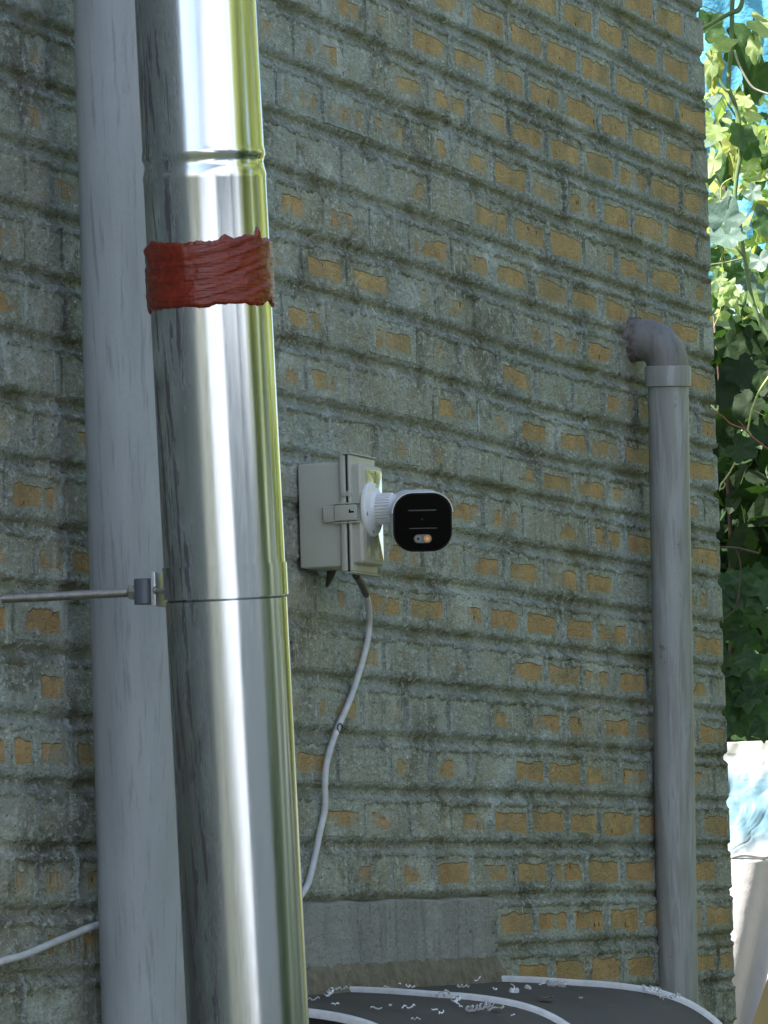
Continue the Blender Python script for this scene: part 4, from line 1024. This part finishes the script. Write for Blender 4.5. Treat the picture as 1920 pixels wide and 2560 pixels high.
def shrub(x, y, z0, z1, rad, n, size, mats, seed, label, group=None, nm='shrub'):
    root = thing(nm, (x, y, GZ), label, 'tree' if nm == 'tree' else 'shrub', group)
    r0 = np.random.RandomState(seed); cl = [(r0.uniform(-1, 1)*rad*.7, r0.uniform(-1, 1)*rad*.7, r0.uniform(z0, z1), r0.uniform(.35, .6)*rad) for _ in range(14)]
    def bf(r):
        c = cl[r.randint(len(cl))]; d = r.normal(size=3); d /= np.linalg.norm(d); q = c[3]*r.uniform(.5, 1)**.5
        return (x+c[0]+d[0]*q, y+c[1]+d[1]*q, c[2]+d[2]*q)
    o = leaf_cloud('crown', n, bf, size, mats, seed, None, None); setpar(o, root)
    pts = [Vector((x, y, GZ)), Vector((x+.05, y, GZ+(z0-GZ)*.5)), Vector((x, y+.05, z0+.3*(z1-z0))), Vector((x+.1, y, z1-.2))]
    tube('trunk', pts, [.06, .045, .03, .01], M['twig'], root, 8, 4)
    for i in range(5):
        c = cl[i]; tube('limb', [pts[2], Vector((x+c[0]*.5, y+c[1]*.5, (pts[2].z+c[2])/2+.1)), Vector((x+c[0], y+c[1], c[2]))], [.02, .006], M['twig'], root, 6, 3)
    return root

def column_cloud(name, px0, px1, py0, py1, t0, t1, n, size, mats, seed, label, cat, extra=.5):
    """foliage filling a volume behind the corner, wider than the gap seen from here"""
    a = at(px0, (py0+py1)/2, t0)
    root = thing(name, (at(1850, py1, (t0+t1)/2).x, at(1850, py1, (t0+t1)/2).y, GZ), label, cat)
    def bf(r):
        t = r.uniform(t0, t1); x = r.uniform(px0, px1); y = r.uniform(py0, py1); return at(x, y, t)
    o = leaf_cloud('foliage', n, bf, size, mats, seed, None, None); setpar(o, root); o['kind'] = 'stuff'
    for i in range(7):
        x = px0+(px1-px0)*(i+.5)/7+rnd.uniform(-15, 15); t = rnd.uniform(t0, t1)
        tube('branch', [at(x, py1, t), at(x+rnd.uniform(-25, 25), (py0+py1)/2, t), at(x+rnd.uniform(-50, 50), py0, t)], [.010, .007, .003], M['twig'], root, 6, 4)
    return root
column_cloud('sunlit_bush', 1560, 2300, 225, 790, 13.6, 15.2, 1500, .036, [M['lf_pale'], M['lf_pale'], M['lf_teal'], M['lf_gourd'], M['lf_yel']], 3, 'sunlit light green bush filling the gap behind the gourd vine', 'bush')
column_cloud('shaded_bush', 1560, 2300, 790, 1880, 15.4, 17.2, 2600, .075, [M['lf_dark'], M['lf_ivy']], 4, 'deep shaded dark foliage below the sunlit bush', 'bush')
column_cloud('overhead_foliage', 1500, 2400, -500, -60, 12.8, 16.5, 1500, .07, [M['lf_gourd'], M['lf_dark']], 14, 'upper tangle of vine leaves above the gap at the corner', 'vine')

# ivy with separate leaves
ivy = thing('ivy', at(1850, 1850, 12.7), 'dark glossy ivy with three lobed leaves hanging above the white tarp', 'ivy')
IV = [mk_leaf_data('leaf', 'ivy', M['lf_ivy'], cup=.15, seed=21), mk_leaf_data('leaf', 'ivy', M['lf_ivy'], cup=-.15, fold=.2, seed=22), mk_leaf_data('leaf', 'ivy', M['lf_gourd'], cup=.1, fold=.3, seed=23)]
ri = random.Random(4)
for x, y, s, m in [(1858, 1548, 46, 0), (1848, 1600, 40, 2), (1876, 1655, 42, 1), (1825, 1665, 38, 1), (1832, 1700, 34, 0), (1890, 1765, 56, 0), (1828, 1760, 40, 0), (1812, 1800, 42, 1), (1868, 1835, 46, 0), (1905, 1838, 44, 1), (1915, 1560, 44, 1), (1830, 1530, 40, 1),
                   (1870, 1490, 40, 0), (1895, 1700, 42, 1), (1850, 1725, 36, 0), (1805, 1710, 36, 1), (1920, 1660, 40, 2), (1800, 1840, 36, 0), (1835, 1855, 38, 1), (1880, 1600, 36, 1), (1800, 1580, 40, 1), (1910, 1480, 44, 1), (1815, 1460, 46, 0), (1790, 1640, 40, 0), (1850, 1790, 40, 1)]+[(ri.uniform(1700, 2150), ri.uniform(1430, 1850), ri.uniform(36, 52), ri.choice([0, 1])) for _ in range(60)]:
    y = min(y-12, 1812)
    leaf_at(ivy, IV[m], x, y, 12.65+ri.uniform(-.08, .25), s*1.2, 180+ri.uniform(-35, 35), (ri.uniform(-.4, .4), ri.uniform(.1, .7)))
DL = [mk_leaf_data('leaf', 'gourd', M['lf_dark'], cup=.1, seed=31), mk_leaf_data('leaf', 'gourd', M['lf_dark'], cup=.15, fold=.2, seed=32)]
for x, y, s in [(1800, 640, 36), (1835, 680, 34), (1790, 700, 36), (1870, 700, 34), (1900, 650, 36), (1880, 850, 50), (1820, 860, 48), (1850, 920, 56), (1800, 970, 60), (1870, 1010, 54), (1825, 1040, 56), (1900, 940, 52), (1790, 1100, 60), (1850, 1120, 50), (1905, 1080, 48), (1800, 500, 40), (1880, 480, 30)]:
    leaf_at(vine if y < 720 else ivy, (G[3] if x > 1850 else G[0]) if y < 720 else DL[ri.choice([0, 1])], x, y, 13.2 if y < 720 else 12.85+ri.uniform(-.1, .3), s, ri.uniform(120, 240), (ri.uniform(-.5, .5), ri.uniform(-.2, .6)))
tube('twig', pp([(1850, 1450), (1848, 1480), (1838, 1522), (1825, 1535), (1808, 1552)], 12.5), .0018, M['twig'], ivy, 6, 5)
tube('twig', pp([(1800, 1368), (1840, 1370), (1875, 1378), (1897, 1384)], 12.5), .0032, M['twig'], ivy, 6, 5)
tube('twig', pp([(1838, 1370), (1850, 1400), (1852, 1440), (1850, 1452)], 12.5), .0016, M['twig'], ivy, 6, 5)
rt = thing('red_twig', at(1820, 1050, 12.8), 'thin reddish bare twig poking past the wall edge', 'twig')
tube('stem', pp([(1776, 1016), (1790, 1030), (1808, 1042), (1828, 1060), (1860, 1073), (1880, 1092), (1910, 1115), (1960, 1150)], 12.8), [.0014, .0018, .0022, .0026], M['twigr'], rt, 8, 5)
tube('side_stem', pp([(1866, 1075), (1856, 1062), (1845, 1050)], 12.8), .0010, M['twigr'], rt, 6, 4)

# ------------------------------------------------------------------ tarps beyond the corner
def mat_tarp():
    m = N('blue_white_tarp'); p = m.pos(); z = m.n('SeparateXYZ'); m.l(p, z.inputs[0])
    nz = m.noise(p, 4, 3, .5)
    zz = m.math('ADD', z.outputs[2], m.math('MULTIPLY', nz, .05))
    zt = at(1850, 1900, 14.6).z; zmid = at(1850, 1945, 14.6).z; zb = at(1850, 2090, 14.6).z
    f = m.math('MULTIPLY', m.mr(zz, zt+.04, zmid+.01), m.mr(zz, zb-.05, zb+.04, .15, 1))
    w1 = m.noise(m.map(p, (9, 9, 9)), 1, 4, .6, 1.5); cr = m.voro(m.map(p, (6, 6, 7)), 1.3, 'DISTANCE_TO_EDGE').outputs['Distance']
    c = m.mix(f, (.50, .50, .48), (.17, .31, .40)); c = m.mix(m.mr(w1, .30, .70, .08, 0), c, (.5, .55, .56))
    m.set(color=c, rough=.5, normal=m.bump(m.math('MINIMUM', m.math('ABSOLUTE', m.math('SUBTRACT', m.noise(m.map(p, (5, 5, 6)), 1, 3, .5, 1.2), .5)), .04), .05, .6)); return m.m
M['tarp'] = mat_tarp()
M['tarp2'] = simple('white_sheet', (.55, .52, .52), .6, var=.06, vs=10, bump=.006, bs=14)
M['khaki'] = simple('khaki_cloth', (.085, .075, .03), .7, var=.15, vs=14)
def cloth(name, px0, px1, ytop, ybot, t, mat, label, amp=.02, seed=0, f=7., diag=0):
    nx, nz = 90, 70; U, Wm = np.meshgrid(np.linspace(0, 1, nx), np.linspace(0, 1, nz), indexing='ij'); P = np.zeros((nx, nz, 3))
    fo = (fbm(U*f*2+diag*Wm*3+seed, Wm*f*.5+seed*3, seed, 3)-.5)
    for i in range(nx):
        x = px0+(px1-px0)*U[i, 0]
        for j in range(nz):
            yt = ytop(x) if callable(ytop) else ytop; yb_ = ybot(x) if callable(ybot) else ybot
            y = yt+(yb_-yt)*Wm[i, j]; P[i, j] = np.array(at(x, y, t-amp*fo[i, j]*2-.12*Wm[i, j]))
    o = grid_np(name, P, mat); P2 = None
    sm = o.modifiers.new('thickness', 'SOLIDIFY'); sm.thickness = .003
    tag(o, label, 'tarp'); return o
cloth('tarp', 1600, 2300, lambda x: 1857-(x-1800)*.04, 2148, 14.6, M['tarp'], 'white and sky blue wrinkled tarp hanging below the ivy', .02, 2)
def diag_fold():
    nx, nz = 140, 90; P = np.zeros((nx, nz, 3))
    for i in range(nx):
        u = i/(nx-1); x = 1600+700*u
        for j in range(nz):
            w = j/(nz-1); y = 2150+700*w
            # crease line runs from (1915,2170) to (1835,2560)
            d = (x-(1925-(y-2150)*.205))/60
            bulge = .05*(1/(1+math.exp(-d*4)))-.02*math.exp(-(d-1.1)**2*3)
            P[i, j] = np.array(at(x, y, 14.42+bulge*2.4+.01*math.sin(x*.02)-.3*w))
    o = grid_np('white_sheet', P, M['tarp2']); sm = o.modifiers.new('thickness', 'SOLIDIFY'); sm.thickness = .003
    tag(o, 'off white sheet with a long diagonal fold under the blue tarp', 'tarp')
diag_fold()
V = [at(1918+20, 2390, 14.0), at(2100, 2300, 14.0), at(2100, 2900, 14.0), at(1850, 2900, 14.0), at(1880, 2560, 14.0)]
V2 = [v+Vector((.05, .0, 0)) for v in V]
o = mesh_from('khaki_cloth', V+V2, [(0, 1, 2, 3, 4), (9, 8, 7, 6, 5)]+[(i, (i+1) % 5, 5+(i+1) % 5, 5+i)[::-1] for i in range(5)], M['khaki']); tag(o, 'olive khaki cloth in front of the folded white sheet', 'cloth')
# rolled seam between the two tarps
tube_o = tube('rolled_hem', [at(x, 2149+6*math.sin(x*.05)-(x-1800)*.12, 14.45) for x in range(1600, 2300, 20)], .006, M['tarp2'], None, 8, 3); tag(tube_o, 'rolled edge where the blue tarp overlaps the white sheet', 'hem')
# blue sheet behind the vine
blue = simple('sky_blue_tarpaulin', (.10, .36, .52), .5, var=.25, vs=12, bump=.02, bs=10)
o = cloth('blue_tarpaulin', 1500, 2400, -200, 700, 17.5, blue, 'bright sky blue tarpaulin behind the sunlit leaves', .06, 5, 5); 

# iron fence far behind
fe = thing('iron_fence', at(1815, 1400, 19.0), 'black iron picket fence glimpsed through the dark leaves', 'fence')
for i in range(16):
    x = 1700+i*26; b = at(x, 1440, 19.0); t_p = at(x, 1388, 19.0)
    tube('picket', [Vector((t_p.x, t_p.y, GZ)), Vector((t_p.x, t_p.y, t_p.z))], [.010, .008], M['gap'], fe, 6, 0)
tube('rail', [at(1680, 1402, 19.0), at(2120, 1402, 19.0)], .010, M['gap'], fe, 6, 0)

# ------------------------------------------------------------------ what the flue and lid mirror: yard trees, plus an added house and fence
M['fence'] = simple('blue_grey_boards', (.055, .075, .085), .7, var=.15, vs=6)
stucco = simple('pale_stucco', (.62, .64, .67), .85, var=.06, vs=2, bump=.004, bs=30)
yf = thing('reflection_fence', (3.8, -7.0, GZ), 'low blue grey boarded fence, unseen, added for the flue reflection', 'fence')  # unseen fence, added to grey the low part of the flue's reflection
for i in range(28):
    x0 = .1+i*.27; zt = .58+.03*((i*37) % 7)/7
    mesh_from('board', [(x0, -7.02, GZ), (x0+.25, -7.02, GZ), (x0+.25, -7.0, GZ), (x0, -7.0, GZ), (x0, -7.02, zt), (x0+.25, -7.02, zt), (x0+.25, -7.0, zt), (x0, -7.0, zt)], [(0, 1, 5, 4), (1, 2, 6, 5), (2, 3, 7, 6), (3, 0, 4, 7), (4, 5, 6, 7)], M['fence'], yf)
nh = thing('reflection_house', (-13, -9, GZ), 'white rendered house, unseen, added across the yard for the flue reflection', 'house')  # unseen house, added to whiten the reflection in the flue
def bx(name, x0, x1, y0, y1, z0, z1, mat, par): 
    return mesh_from(name, [(x0, y0, z0), (x1, y0, z0), (x1, y1, z0), (x0, y1, z0), (x0, y0, z1), (x1, y0, z1), (x1, y1, z1), (x0, y1, z1)], [(0, 1, 5, 4), (1, 2, 6, 5), (2, 3, 7, 6), (3, 0, 4, 7), (4, 5, 6, 7), (3, 2, 1, 0)], mat, par)
glass = simple('window_glass', (.05, .06, .07), .08)
bx('wall', -34.0, 6.9, -14, -8.2, GZ, 5.5, stucco, nh)
roofm = simple('roof_sheet', (.22, .21, .20), .7)
bx('roof', -34.3, 7.2, -14.3, -7.8, 5.5, 5.7, roofm, nh)
for x in (-8.5, -1.8, 4.35):  # windows and downpipes added as darker streaks in that reflection
    w = bx('window', x, x+.75, -8.2, -8.12, -.2, 1.7, M['white'], nh); bx('pane', x+.07, x+.68, -8.13, -8.105, -.13, 1.63, glass, w)
tube('downpipe', [Vector((5.6, -8.1, GZ)), Vector((5.6, -8.1, 5.5))], .05, simple('pipe_grey', (.2, .21, .22), .5), nh, 12, 0)
tube('downpipe', [Vector((2.75, -8.1, GZ)), Vector((2.75, -8.1, 5.5))], .04, simple('pipe_grey_b', (.3, .31, .32), .5), nh, 12, 0)
sd = 60
for i, (x, y, z0, z1, rad, mm) in enumerate([(7.9, -7.0, .9, 3.6, 1.0, 0), (9.2, -7.6, 1.0, 3.6, 1.5, 0), (11.2, -6.0, 1.0, 3.8, 1.6, 0), (13.2, -4.6, 1.0, 3.8, 1.5, 0), (15.0, -3.0, .3, 3.6, 1.4, 0), (15.9, -2.1, -.6, 3.4, 1.1, 0), (16.8, -1.6, .6, 3.2, 1.2, 0)]):
    shrub(x, y, z0, z1, rad, 4200, .13, [M['lf_yel']], sd+i, ['narrow sunlit tree at the corner of the white house', 'sunlit yellow green tree next to the narrow one', 'second sunlit tree along the yard edge', 'third sunlit tree, middle of the yard edge row', 'fourth sunlit tree toward the street', 'full sunlit tree last but one before the street', 'smallest sunlit tree at the street end'][i], 'trees along the yard edge', 'tree')
for i, (x, y) in enumerate([(9.4, -6.6), (11.2, -5.1), (13.0, -3.7), (8.0, -6.0)]):
    shrub(x, y, -1.9, .65, 1.1, 1800, .10, [M['lf_dark'], M['lf_ivy']], sd+20+i, ['dark low bush nearest the white house', 'second dark low bush in the yard', 'third dark low bush in the yard', 'dark low bush by the boarded fence'][i], 'dark bushes under the trees')
